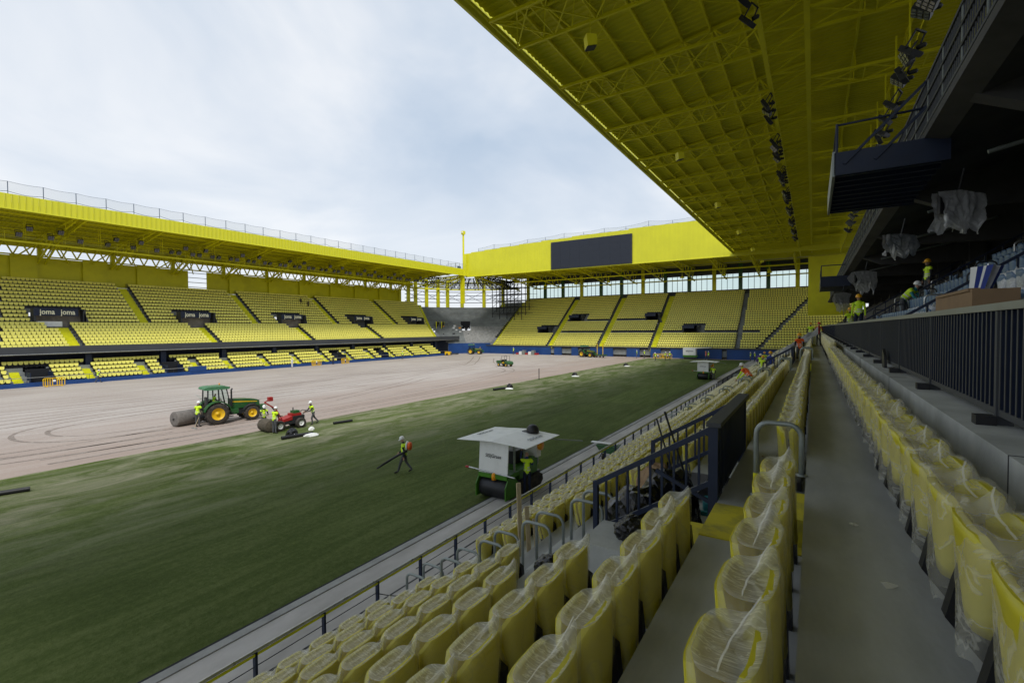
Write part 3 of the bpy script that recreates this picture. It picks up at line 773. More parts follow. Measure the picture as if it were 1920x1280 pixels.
for i in range(NS): mb.quad([arc(8.5, i / NS, 0), arc(8.5, (i + 1) / NS, 0), arc(8.5, (i + 1) / NS, 2.9), arc(8.5, i / NS, 2.9)], 'navy_paint')
put(mb.build('base_wall'), CS)
mb = MB()
a_ = [arc(16.6, 8 / NS, 6.9), arc(16.6, 10 / NS, 6.9), arc(16.6, 10 / NS, 9.2), arc(16.6, 8 / NS, 9.2)]
mb.quad(a_, 'dark_void'); put(mb.build('doorway'), CS)
for i, t in enumerate((0.16, 0.32, 0.5, 0.62, 0.7, 0.8, 0.9, 0.97)):
    p = arc(25.2, t, 12); put(MB().box((p[0] - 0.4, p[1] - 0.4, 12), (p[0] + 0.4, p[1] + 0.4, 22.3), 'yellow_steel').build('column'), CS)
for z in (15.2, 16.3, 17.4, 18.5, 19.6, 20.7):
    put(MB().path([arc(25.4, t / 12, z) for t in range(13)], 0.09, 'dark_steel', 4).build('rail'), CS)
for z in (19.2, 21.4):
    put(MB().path([arc(24.5, t / 12, z) for t in range(13)], 0.2, 'yellow_steel', 6).build('ring_beam'), CS)
for i in range(6):
    p, q = arc(25.4, i / 6, 15.2), arc(25.4, (i + 1) / 6, 18.5); mb = MB().tube(p, q, 0.07, 'dark_steel', 4).tube((p[0], p[1], 18.5), (q[0], q[1], 15.2), 0.07, 'dark_steel', 4); put(mb.build('brace'), CS)
put(MB().box((-83.2, 105.4, 14.0), (-82.2, 106.2, 21.6), 'yellow_steel').build('column'), CS)
for i in range(7):
    t = 0.08 + 0.14 * i; mb = MB(); p, q = Vector(arc(25, t, 19.2)), Vector((-82.5 + 2.5 * (t < 0.5), 105.8 + 2 * (t < 0.5), 21.4))
    mb.beam(p, q, 0.2, 0.25, 'yellow_steel'); mb.beam(p + Vector((0, 0, 2.3)), q + Vector((0, 0, 0.4)), 0.2, 0.25, 'yellow_steel'); lattice(mb, p, q, p + Vector((0, 0, 2.3)), q + Vector((0, 0, 0.4)), 7, 0.07, 'yellow_steel')
    put(mb.build('truss'), CS)
put(MB().box((-82.0, 105.6, 21.5), (-81.2, 106.2, 27.6), 'yellow_fascia').build('fascia_end'), CS)
for r0, zz in ((19.0, 19.3), (15.0, 20.2)):
    for i in range(6):
        mb = MB(); a0, a1, b0, b1 = arc(r0, i / 6, zz), arc(r0, (i + 1) / 6, zz), arc(r0, i / 6, zz + 1.6), arc(r0, (i + 1) / 6, zz + 1.6)
        mb.beam(a0, a1, 0.16, 0.16, 'scaffold'); mb.beam(b0, b1, 0.16, 0.16, 'scaffold'); lattice(mb, a0, a1, b0, b1, 5, 0.07, 'scaffold', cross=True); put(mb.build('truss'), CS)
for i in range(9):
    t = 0.04 + 0.07 * i; p, q = Vector(arc(24.5, t, 20.6)), Vector(arc(9.5, t, 21.3)); mb = MB(); mb.beam(p, q, 0.18, 0.22, 'scaffold'); mb.beam(p - Vector((0, 0, 1.4)), q - Vector((0, 0, 0.3)), 0.14, 0.16, 'scaffold'); lattice(mb, p, q, p - Vector((0, 0, 1.4)), q - Vector((0, 0, 0.3)), 8, 0.06, 'scaffold'); put(mb.build('truss'), CS)
# rubble and material left on the corner steps
for i in range(16):
    t, k = rnd.uniform(0.45, 0.9), rnd.randint(4, 9); p = arc(9 + 0.8 * k, t, 3.2 + 0.55 * k)
    m = rnd.choice(['white_paint', 'galv', 'orange_lamp', 'white_paint', 'dark_steel', 'concrete_light']); s_ = rnd.uniform(0.25, 0.8)
    o = MB().cbox((0, 0, s_ * 0.3), (s_, s_ * 0.7, s_ * 0.6), m, Matrix.Rotation(rnd.uniform(0, 3), 4, 'Z')).build('building_material', None, p)
    tag(o, 'block of leftover building material on the bare corner steps', 'material', 'materials left on the corner steps')
for i in range(2):
    p = arc(15.5 + i * 0.2, 0.80 + 0.07 * i, 7.0)
    o = MB().box((-1.2, -0.1, 0), (1.2, 0.1, 2.0), 'dark_void').box((-1.3, -0.14, 0), (-1.2, 0.14, 2.1), 'yellow_steel').box((1.2, -0.14, 0), (1.3, 0.14, 2.1), 'yellow_steel').build('gangway_screen', None, p, R(115))
    tag(o, 'black screened gangway box at the end of the yellow seats', 'screen', 'gangway screens')
# scaffold tower
SF = empty('scaffold_tower', (-73.5, 124, 10)); tag(SF, 'dark tube scaffold tower standing on the corner terrace', 'scaffold')
for i in range(5):
    for j in range(3):
        x, y = -83.1 + 2.6 * i, 121 + 2.2 * j; z0 = 9.5
        put(MB().tube((x, y, z0), (x, y, 21.6), 0.11, 'scaffold', 5).build('standard'), SF)
for z in np.arange(11.5, 21.6, 1.9):
    for j in range(3): put(MB().tube((-83.6, 121 + 2.2 * j, z), (-72.3, 121 + 2.2 * j, z), 0.085, 'scaffold', 4).build('ledger'), SF)
    for i in range(5): put(MB().tube((-83.1 + 2.6 * i, 120.7, z), (-80.5 + 2.6 * i, 125.8, z), 0.06, 'scaffold', 4).build('transom'), SF)
    if rnd.random() < 0.9: put(MB().box((-80.6 + 2.6 * rnd.choice((0, 1)), 121, z + 0.06), (-75.2, 123.2, z + 0.13), 'scaffold').build('deck'), SF)
for i in range(14):
    x, z = -83.1 + 2.6 * (i % 4), 11.5 + 1.9 * (i // 3); put(MB().tube((x, 121, z), (x + 2.6, 121, z + 1.9), 0.06, 'scaffold', 4).build('brace'), SF)

# yellow mast at the corner of the roofs
ms_ = empty('mast', (-82.2, 105.7, 21.5)); tag(ms_, 'tall yellow pole with a lamp head at the roof corner', 'mast')
put(MB().tube((-82.2, 105.7, 21.4), (-82.2, 105.7, 33.3), 0.26, 'yellow_steel', 8).build('pole'), ms_)
put(MB().box((-82.65, 105.3, 33.0), (-81.75, 106.1, 33.9), 'yellow_steel').build('head'), ms_)
put(MB().lathe([(0.25, 0), (0.28, 0.1), (0.2, 0.3)], 'white_paint', (-82.2, 105.2, 33.3), n=8).build('lamp'), ms_)
# little lift platform at the corner
gp = empty('access_platform', (-84.5, 104.5, 23)); tag(gp, 'small railed maintenance platform on the roof corner', 'platform')
put(MB().box((-87, 104.2, 22.9), (-82.4, 105.4, 23.05), 'galv').build('deck'), gp)
for z in (23.6, 24.3, 25.0): put(MB().tube((-87, 104.3, z), (-82.4, 104.3, z), 0.045, 'galv', 4).build('rail'), gp)
for i in range(4): put(MB().tube((-87 + 1.5 * i, 104.3, 23), (-87 + 1.5 * i, 104.3, 25), 0.05, 'galv', 4).build('post'), gp)
put(MB().box((-83.4, 104.4, 23.05), (-82.7, 105.1, 24.2), 'navy_paint').build('control_box'), gp)

# safety nets on the roof edges
def net(name, pts, h, label, sag=0.35, over=None):
    root = empty(name, pts[0]); tag(root, label, 'safety net')
    for i, p in enumerate(pts):
        hh = h if not over else over[i % len(over)]
        put(MB().tube(p, (p[0], p[1], p[2] + hh), 0.045, 'net_cord', 5).build('post'), root)
        if i + 1 < len(pts):
            q = pts[i + 1]; a, b = Vector(p), Vector(q); h2 = h if not over else over[(i + 1) % len(over)]
            top = [a.lerp(b, t / 8) + Vector((0, 0, hh + (h2 - hh) * t / 8 - 0.10 * math.sin(math.pi * t / 8))) for t in range(9)]
            sg = sag * rnd.uniform(0.3, 1.3)
            low = [a.lerp(b, t / 8) + Vector((0, 0, 0.15 + 0.25 * abs(2 * t / 8 - 1) ** 1.5 * sg / sag)) for t in range(9)]
            put(MB().path(top, 0.018, 'net_cord', 4).path(low, 0.03, 'net_cord', 4).build('cable'), root)
            n_ = MB(); n_.add([tuple(v) for v in top + low], [(j, j + 1, 10 + j, 9 + j) for j in range(8)], 'net_haze'); put(n_.build('netting'), root)
net('safety_net', [(-82.15, 10.6 + 3.16 * i, 23.4) for i in range(31)], 1.55, 'blue-grey safety net on thin posts along the top of the long roof fascia')
net('safety_net', [(-78 + 5.2 * i, 107.0, step(-78 + 5.2 * i) - 0.05) for i in range(12)], 1.0, 'sagging safety net on posts above the video screen', 0.5, (1.0, 1.4, 0.9, 1.2))

# ------------------------------------------------------------------ near stand, where the camera stands
NSD = empty('grandstand', (1, 40, 0)); tag(NSD, 'near grandstand with plastic-wrapped seats, concrete parapet and deep yellow roof overhead', 'grandstand')
XK = lambda k: 0.605 - 0.825 * k                 # seat line of row k (0 = against the parapet)
ZK = lambda k: 5.39 - 0.4925 * k                 # floor of row k
EK = lambda k: XK(k + 1) + 0.17                  # front edge of tread k
Y0, Y1 = -3.0, 104.0
FN = lambda u, v, z: (v, u, z)
rowsN = [(EK(8 - j), EK(7 - j) if j < 8 else 0.95, ZK(8 - j)) for j in range(9)]
VOM = (5.65, 8.28)
vomN = [(VOM[0], VOM[1], 5, 6)]                  # treads of rows 2 and 3 (index from the front: 8 - row)
vomN += [(a, a + 2.6, 5, 6) for a in (29.6, 53.6, 77.6)]
put(terrace(FN, rowsN, lambda k: (Y0, Y1), vomN, 'concrete_floor', 0.96).build('terrace'), NSD)
put(MB().box((-7.3, Y0, -0.05), (EK(8), Y1, 0.96), 'concrete_floor').build('front_walkway'), NSD)
put(MB().box((0.95, Y0, 4.9), (1.9, Y1, 6.06), 'concrete').build('parapet'), NSD)
# painted aisle treads
def step_block(x0, x1, y0, y1, z0, z1, m='yellow_floor'): return put(MB().box((x0, y0, z0), (x1, y1, z1), m).build('aisle_step'), NSD)
step_block(EK(1) - 0.004, EK(0), 4.6, 5.52, ZK(1) - 0.3, ZK(1) + 0.012)
step_block(EK(1) - 0.3, EK(1) - 0.004, 4.6, 5.52, ZK(2), ZK(2) + 0.245)
step_block(EK(0) - 0.28, EK(0) - 0.004, 4.75, 5.52, ZK(1) + 0.012, ZK(1) + 0.25, 'yellow_floor')
put(MB().box((-2.2, 4.9, 3.6), (EK(1) - 0.31, 5.62, ZK(2) + 0.006), 'concrete').build('landing'), NSD)
AIS = [(24.4, 25.7), (48.2, 49.5), (72.2, 73.5)]
for a, b in AIS:
    for k in range(1, 9): step_block(EK(k - 1) - 0.3, EK(k - 1) - 0.004, a, b, ZK(k), ZK(k) + 0.245, 'yellow_paint')
for k in range(5, 9): step_block(EK(k - 1) - 0.3, EK(k - 1) - 0.004, 6.15, 7.45, ZK(k), ZK(k) + 0.245, 'concrete')
# gangway pit below the railed opening
for a, b in [VOM] + [(a, a + 2.6) for a in (29.6, 53.6, 77.6)]:
    x0, x1 = EK(3), EK(1); mb = MB()
    mb.box((x0 - 0.02, a, 2.2), (x1, b, 2.4), 'concrete_dark'); mb.box((x0, a - 0.14, 2.2), (x1, a - 0.004, ZK(3)), 'concrete'); mb.box((x0, b + 0.004, 2.2), (x1, b + 0.14, ZK(3)), 'concrete')
    mb.box((x1, a, 2.2), (x1 + 0.05, b, ZK(1) - 0.05), 'concrete_dark')
    put(mb.build('gangway'), NSD)

# railings round the gangway mouth
def gangway_rail(y0, y1, label):
    x1, z1 = EK(1) - 0.03, ZK(1); root = empty('gangway_railing', (x1, y0, z1)); tag(root, label, 'railing', None)
    top = z1 + 0.84
    put(MB().box((x1 - 0.05, y0, z1 - 0.02), (x1 - 0.015, y1, top - 0.03), 'navy').build('solid_panel'), root)
    n = int((y1 - y0) / 0.105)
    for i in range(n): put(MB().box((x1 - 0.015, y0 + 0.03 + i * (y1 - y0) / n, z1), (x1 + 0.012, y0 + 0.075 + i * (y1 - y0) / n, top - 0.03), 'navy').build('slat'), root)
    put(MB().box((x1 - 0.09, y0 - 0.05, top - 0.03), (x1 + 0.06, y1 + 0.05, top + 0.02), 'charcoal').build('cap_rail'), root)
    for y in (y0 + 0.03, y1 - 0.03):
        put(MB().box((x1 - 0.075, y - 0.045, z1 - 1.1), (x1 + 0.025, y + 0.045, top - 0.03), 'navy').build('post'), root)
        p, q = Vector((x1 - 0.04, y, top - 0.06)), Vector((x1 - 1.42, y, top - 0.90))
        put(MB().beam(p, q, 0.05, 0.06, 'navy').build('top_rail'), root)
        d = Vector((0, 0, -0.60)); put(MB().beam(p + d, q + d, 0.05, 0.055, 'navy').build('bottom_rail'), root)
        put(MB().beam((q.x, y, q.z + 0.03), (q.x, y, q.z - 0.66), 0.06, 0.06, 'navy').build('post'), root)
        for i in range(1, 10):
            a = p.lerp(q, i / 10); put(MB().beam(a, a + d, 0.025, 0.025, 'navy').build('baluster'), root)
        put(MB().beam(p.lerp(q, 0.45) + d * 0.3, p.lerp(q, 0.02) + d * 1.35, 0.04, 0.04, 'navy').build('brace'), root)
    return root
gangway_rail(VOM[0], VOM[1], 'navy steel railing with solid slatted side around the sunken gangway, bin bags beside it')
gangway_rail(29.6, 32.2, 'navy gangway railing among the far wrapped rows, no bags beside it')

# fence on the parapet
FX = 1.2
fe = empty('fence', (FX, 20, 6.06)); tag(fe, 'long navy slatted fence with grey top rail standing on the concrete parapet', 'fence')
ZF0, ZF1 = 6.13, 6.97
put(MB().box((FX - 0.05, Y0, ZF1 - 0.055), (FX + 0.06, 92, ZF1), 'fence_cap').build('top_rail'), fe)
put(MB().box((FX - 0.03, Y0, ZF0), (FX + 0.03, 92, ZF0 + 0.05), 'charcoal').build('bottom_rail'), fe)
slm = MB().box((-0.03, -0.008, ZF0 + 0.05), (0.05, 0.008, ZF1 - 0.055), 'navy').box((-0.034, -0.013, ZF0 + 0.05), (-0.03, 0.013, ZF1 - 0.055), 'charcoal').mesh('slat')
for i in range(300): put(obj('slat', slm, None, (FX, 2.6 + 0.115 * i, 0)), fe)
mb = MB()
for i in range(430): y = 2.6 + 0.115 * (300 + i); mb.box((FX - 0.03, y - 0.008, ZF0 + 0.05), (FX + 0.05, y + 0.008, ZF1 - 0.055), 'navy')
o = put(mb.build('slats'), fe); o['kind'] = 'stuff'
for i in range(38):
    y = 2.55 + 2.4 * i
    put(MB().box((FX - 0.045, y - 0.02, 6.06), (FX + 0.055, y + 0.02, ZF1 - 0.06), 'charcoal').build('post'), fe)
    put(MB().box((FX - 0.16, y - 0.06, 6.06), (FX - 0.045, y + 0.06, 6.13), 'black_plastic').build('foot'), fe)
hb = MB().prism([(-0.02, 0), (0.30, 0), (0.38, 0.16), (0.30, 0.33), (0.06, 0.22)], -0.02, 0.02, 'black_plastic', 'YZ')
tag(hb.build('dark_board', None, (1.10, 10.8, 6.06)), 'small dark board leaning on the fence foot on the parapet ledge', 'board')

# railing along the track in front of the lowest row
fr = empty('pitch_railing', (-7.2, 20, 0.96)); tag(fr, 'low steel railing with cables on navy posts along the front row', 'railing')
GATE = (6.45, 7.5)
put(MB().tube((-7.2, Y0, 1.90), (-7.2, 44, 1.90), 0.028, 'steel', 8).build('top_rail'), fr)
put(MB().box((-7.185, Y0, 1.835), (-7.165, 44, 1.87), 'yellow_paint').build('edge_strip'), fr)
for i in range(36):
    y = 2.78 + 1.215 * i
    put(MB().box((-7.235, y - 0.02, 0.95), (-7.165, y + 0.02, 1.88), 'navy').build('post'), fr)
for z in (1.66, 1.46, 1.26, 1.08):
    for a, b in ((Y0, GATE[0]), (GATE[1], 44)): put(MB().tube((-7.2, a, z), (-7.2, b, z), 0.008, 'dark_steel', 4).build('cable'), fr)
put(MB().path([(-7.2, GATE[0] + (GATE[1] - GATE[0]) * t / 10, 1.62 - 0.42 * math.sin(math.pi * min(1, t / 10) * 0.5 + (t > 5) * 0)) for t in range(11)], 0.009, 'dark_steel', 4).build('loose_cable'), fr)
# steel barriers beyond it
for i in range(6):
    y = 46 + 3.0 * i; b = empty('crowd_barrier', (-7.2, y, 0.96)); tag(b, 'dark steel barrier section at the far end of the front walkway', 'barrier', 'front walkway barriers')
    put(MB().path([(-7.2, y, 0.96), (-7.2, y, 1.95), (-7.2, y + 2.6, 1.95), (-7.2, y + 2.6, 0.96)], 0.04, 'dark_steel', 5).build('frame'), b)
    for j in range(1, 9): put(MB().tube((-7.2, y + 0.29 * j, 1.05), (-7.2, y + 0.29 * j, 1.93), 0.02, 'dark_steel', 4).build('bar'), b)

# hooped handrails
def hoop(x0, z0, x1, z1, y, top, m='galv', r=0.024, foot=None, label='', group=None):
    root = empty('handrail', (x0, y, z0)); tag(root, label, 'handrail', group)
    w = x1 - x0; pts = [(x0, y, z0)]
    rr = min(0.12, w * 0.35)
    for i in range(6): a = math.pi - math.pi / 2 * i / 5; pts.append((x0 + rr + rr * math.cos(a), y, top - rr + rr * math.sin(a)))
    for i in range(6): a = math.pi / 2 - math.pi / 2 * i / 5; pts.append((x1 - rr + rr * math.cos(a), y, top - rr + rr * math.sin(a)))
    pts.append((x1, y, z1)); put(MB().path(pts, r, m, 8).build('hoop'), root)
    if foot: put(MB().tube((x0, y, z0), (x0, y, z0 + 0.22), r + 0.004, 'yellow_paint', 8).build('painted_foot'), root)
    for x, z in ((x0, z0), (x1, z1)): put(MB().lathe([(0.05, 0), (0.05, 0.012)], m, (x, y, z), n=8).build('base_plate'), root)
hoop(-0.47, 5.14, -0.085, 5.39, 5.28, 5.87, foot=True, label='grey hooped handrail with a yellow foot over the painted aisle landing')
for k in range(4, 9):
    for y in (6.28, 6.72):
        x = XK(k) - 0.08; hoop(x - 0.18, ZK(k), x + 0.30, ZK(k) if k > 4 else ZK(k), y, ZK(k) + 0.92, label='grey hooped handrail on the bare steps leading down from the gangway', group='handrails on the gangway steps')
for a, b in AIS:
    for k in range(1, 9):
        for y in (a + 0.1, b - 0.1): hoop(XK(k) - 0.25, ZK(k), XK(k) + 0.2, ZK(k), y, ZK(k) + 0.98, r=0.03, label='grey hooped handrail on a yellow aisle further along the rows', group='handrails on the far aisles')

# ---- near roof: ribbed sheet, purlins, space trusses, ridge truss
zs = lambda x: 22.35 + (x + 13.7) * 0.115 if x < -0.4 else 23.88 + (x + 0.4) * 0.03
ROOFN = put(corrugated(lambda u, d: [(-13.75, u, zs(-13.75) + d), (-0.4, u, zs(-0.4) + d), (16, u, zs(16) + d)], -12, 118.5, 0.42, 0.06, 'yellow_sheet').build('roof'), NSD)
sub(MB().box((-13.95, -12, 21.72), (-13.82, 118.5, 22.5), 'yellow_fascia').build('gutter'), ROOFN, NSD)
sub(MB().tube((-13.6, -12, 21.95), (-13.6, 118.5, 21.95), 0.07, 'yellow_steel', 6).build('edge_pipe'), ROOFN, NSD)
sub(MB().box((-14.0, 118.4, 21.72), (16, 118.7, 23.4), 'yellow_fascia').build('end_fascia'), ROOFN, NSD)
for x in (-12.25, -11.2, -9.55, -7.95, -6.45, -4.95, -3.4):
    z = zs(x); sub(MB().box((x - 0.05, -12, z - 0.22), (x + 0.05, 118.3, z - 0.02), 'yellow_steel').build('purlin'), ROOFN, NSD)
for x in (2.0, 4.5, 7.0, 9.5, 12.0):
    z = zs(x); sub(MB().box((x - 0.06, -12, z - 0.24), (x + 0.06, 118.3, z - 0.02), 'yellow_steel').build('purlin'), ROOFN, NSD)
for i in range(14):
    y = 13.3 + 7.72 * i; mb = MB()
    ends = []
    for dy in (-1.35, 1.35):
        p, q = Vector((-13.6, y + dy, 21.85)), Vector((-2.4, y + dy, 21.95)); ends.append((p, q))
        mb.beam(p, q, 0.13, 0.15, 'yellow_steel')
        t0, t1 = Vector((-13.6, y, zs(-13.6) - 0.12)), Vector((-0.4, y, zs(-0.4) - 0.12))
        lattice(mb, p, q, t0, Vector((-2.4, y, zs(-2.4) - 0.12)), 7, 0.045, 'yellow_steel')
    mb.beam((-13.6, y, zs(-13.6) - 0.1), (-0.4, y, zs(-0.4) - 0.1), 0.14, 0.16, 'yellow_steel')
    lattice(mb, ends[0][0], ends[0][1], ends[1][0], ends[1][1], 5, 0.04, 'yellow_steel', cross=True)
    sub(mb.build('truss'), ROOFN, NSD)
    mb = MB()                                        # inner bay behind the ridge
    for dy in (-1.0, 1.0): mb.beam((-0.4, y + dy, 22.3), (14, y + dy, 22.0), 0.13, 0.15, 'yellow_steel')
    lattice(mb, (-0.4, y - 1, 22.3), (14, y - 1, 22.0), (-0.4, y + 1, 22.3), (14, y + 1, 22.0), 5, 0.045, 'yellow_steel', cross=True)
    for x in (2, 4.5, 7, 9.5, 12): mb.tube((x, y - 1, 22.2), (x, y, zs(x) - 0.2), 0.045, 'yellow_steel', 4); mb.tube((x, y + 1, 22.2), (x, y, zs(x) - 0.2), 0.045, 'yellow_steel', 4)
    sub(mb.build('truss'), ROOFN, NSD)
    mb = MB()                                        # thin cross ties under the sheet
    for x0, x1 in ((-12.25, -7.95), (-7.95, -3.4)):
        mb.tube((x0, y + 1.6, zs(x0) - 0.28), (x1, y + 6.1, zs(x1) - 0.28), 0.018, 'yellow_steel', 4); mb.tube((x1, y + 1.6, zs(x1) - 0.28), (x0, y + 6.1, zs(x0) - 0.28), 0.018, 'yellow_steel', 4)
    sub(mb.build('cross_tie'), ROOFN, NSD)
mb = MB()
mb.beam((-2.4, -12, 21.9), (-2.4, 118, 21.9), 0.22, 0.26, 'yellow_steel'); mb.beam((-0.4, -12, 22.3), (-0.4, 118, 22.3), 0.26, 0.3, 'yellow_steel')
lattice(mb, (-2.4, -12, 21.9), (-2.4, 118, 21.9), (-0.4, -12, 22.3), (-0.4, 118, 22.3), 52, 0.05, 'yellow_steel'); 
for i in range(65): mb.tube((-2.4, -12 + 2 * i, 21.9), (-0.4, -12 + 2 * i, 22.3), 0.05, 'yellow_steel', 4); mb.tube((-0.4, -12 + 2 * i, 22.3), (-0.4, -12 + 2 * i, zs(-0.4)), 0.05, 'yellow_steel', 4)
sub(mb.build('ridge_truss'), ROOFN, NSD)
put(MB().box((-0.9, 106.0, 9.0), (5.5, 106.4, 20.0), 'yellow_sheet').build('end_wall'), NSD)
# ---- upper tier over the boxes: soffit, edge beam, columns
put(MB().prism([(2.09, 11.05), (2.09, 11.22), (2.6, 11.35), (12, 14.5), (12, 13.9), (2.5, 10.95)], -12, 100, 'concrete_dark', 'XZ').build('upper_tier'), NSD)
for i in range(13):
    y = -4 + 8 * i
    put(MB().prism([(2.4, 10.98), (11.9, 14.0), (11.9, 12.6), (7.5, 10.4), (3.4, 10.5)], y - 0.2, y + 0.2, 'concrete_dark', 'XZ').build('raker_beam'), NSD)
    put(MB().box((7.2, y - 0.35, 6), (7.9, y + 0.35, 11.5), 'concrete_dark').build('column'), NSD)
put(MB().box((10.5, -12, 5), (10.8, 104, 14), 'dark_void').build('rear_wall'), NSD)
for i in range(60): put(MB().tube((2.12, 1 + 1.45 * i, 11.2), (2.12, 1 + 1.45 * i, 12.3), 0.025, 'galv', 4).build('guard_post'), NSD)
for i, z in enumerate((12.3, 11.95, 11.6, 11.28)): put(MB().box((2.09, -6, z - 0.03), (2.15, 88, z + 0.03), 'charcoal' if i in (0, 3) else 'dark_steel').build('guard_rail'), NSD)
mb = MB()
for i in range(620): mb.beam((2.12, -4 + 0.145 * i, 11.28), (2.12, -4 + 0.145 * i, 12.28), 0.022, 0.022, 'charcoal')
o = put(mb.build('guard_bars'), NSD); o['kind'] = 'stuff'
for i in range(9):
    y = 8 + 6.5 * i; put(MB().tube((3.2, y, 10.6), (6.4, y, 11.3), 0.05, 'galv', 6).build('light_tube'), NSD)
# ---- camera platform hung from the upper tier
cp = empty('camera_platform', (1.4, 16.5, 10.6)); tag(cp, 'navy steel camera platform with ribbed underside jutting from the upper tier', 'platform')
put(MB().box((0.42, 14.3, 10.66), (2.5, 19.0, 10.74), 'navy').build('deck'), cp)
for i in range(9): put(MB().box((0.45, 14.45 + 0.53 * i, 10.52), (2.5, 14.57 + 0.53 * i, 10.66), 'navy').build('joist'), cp)
for y in (14.3, 18.95): put(MB().box((0.40, y - 0.05, 10.50), (2.55, y, 11.05), 'navy').build('side_plate'), cp)
put(MB().box((0.36, 14.25, 10.48), (0.42, 19.0, 11.08), 'galv').build('front_plate'), cp)
for y in (14.3, 16.6, 18.9): put(MB().tube((0.45, y, 11.0), (0.45, y, 11.75), 0.03, 'navy', 5).build('post'), cp)
put(MB().path([(2.4, 14.3, 11.75), (0.45, 14.3, 11.72), (0.45, 18.9, 11.72), (2.4, 18.9, 11.75)], 0.03, 'navy', 5).build('guard_rail'), cp)
put(MB().beam((0.6, 14.22, 10.75), (2.4, 14.22, 12.6), 0.05, 0.06, 'navy').beam((1.2, 14.22, 10.75), (2.45, 14.22, 12.1), 0.05, 0.06, 'navy').build('hanger'), cp)
cp2 = empty('camera_platform', (1.2, 46, 10.4)); tag(cp2, 'farther navy camera platform below the upper tier, tarpaulin inside', 'platform')
put(MB().box((0.5, 45, 10.0), (2.4, 52, 10.12), 'navy').build('deck'), cp2)
put(MB().box((0.45, 44.95, 9.95), (2.4, 45.0, 10.75), 'navy').box((0.45, 44.95, 9.95), (0.5, 52, 10.75), 'navy').build('side_plate'), cp2)
for y in (45, 48.5, 52): put(MB().tube((0.5, y, 10.7), (0.5, y, 11.6), 0.04, 'navy', 4).build('post'), cp2)
put(MB().path([(2.3, 45, 11.6), (0.5, 45, 11.6), (0.5, 52, 11.6)], 0.04, 'navy', 5).build('guard_rail'), cp2)

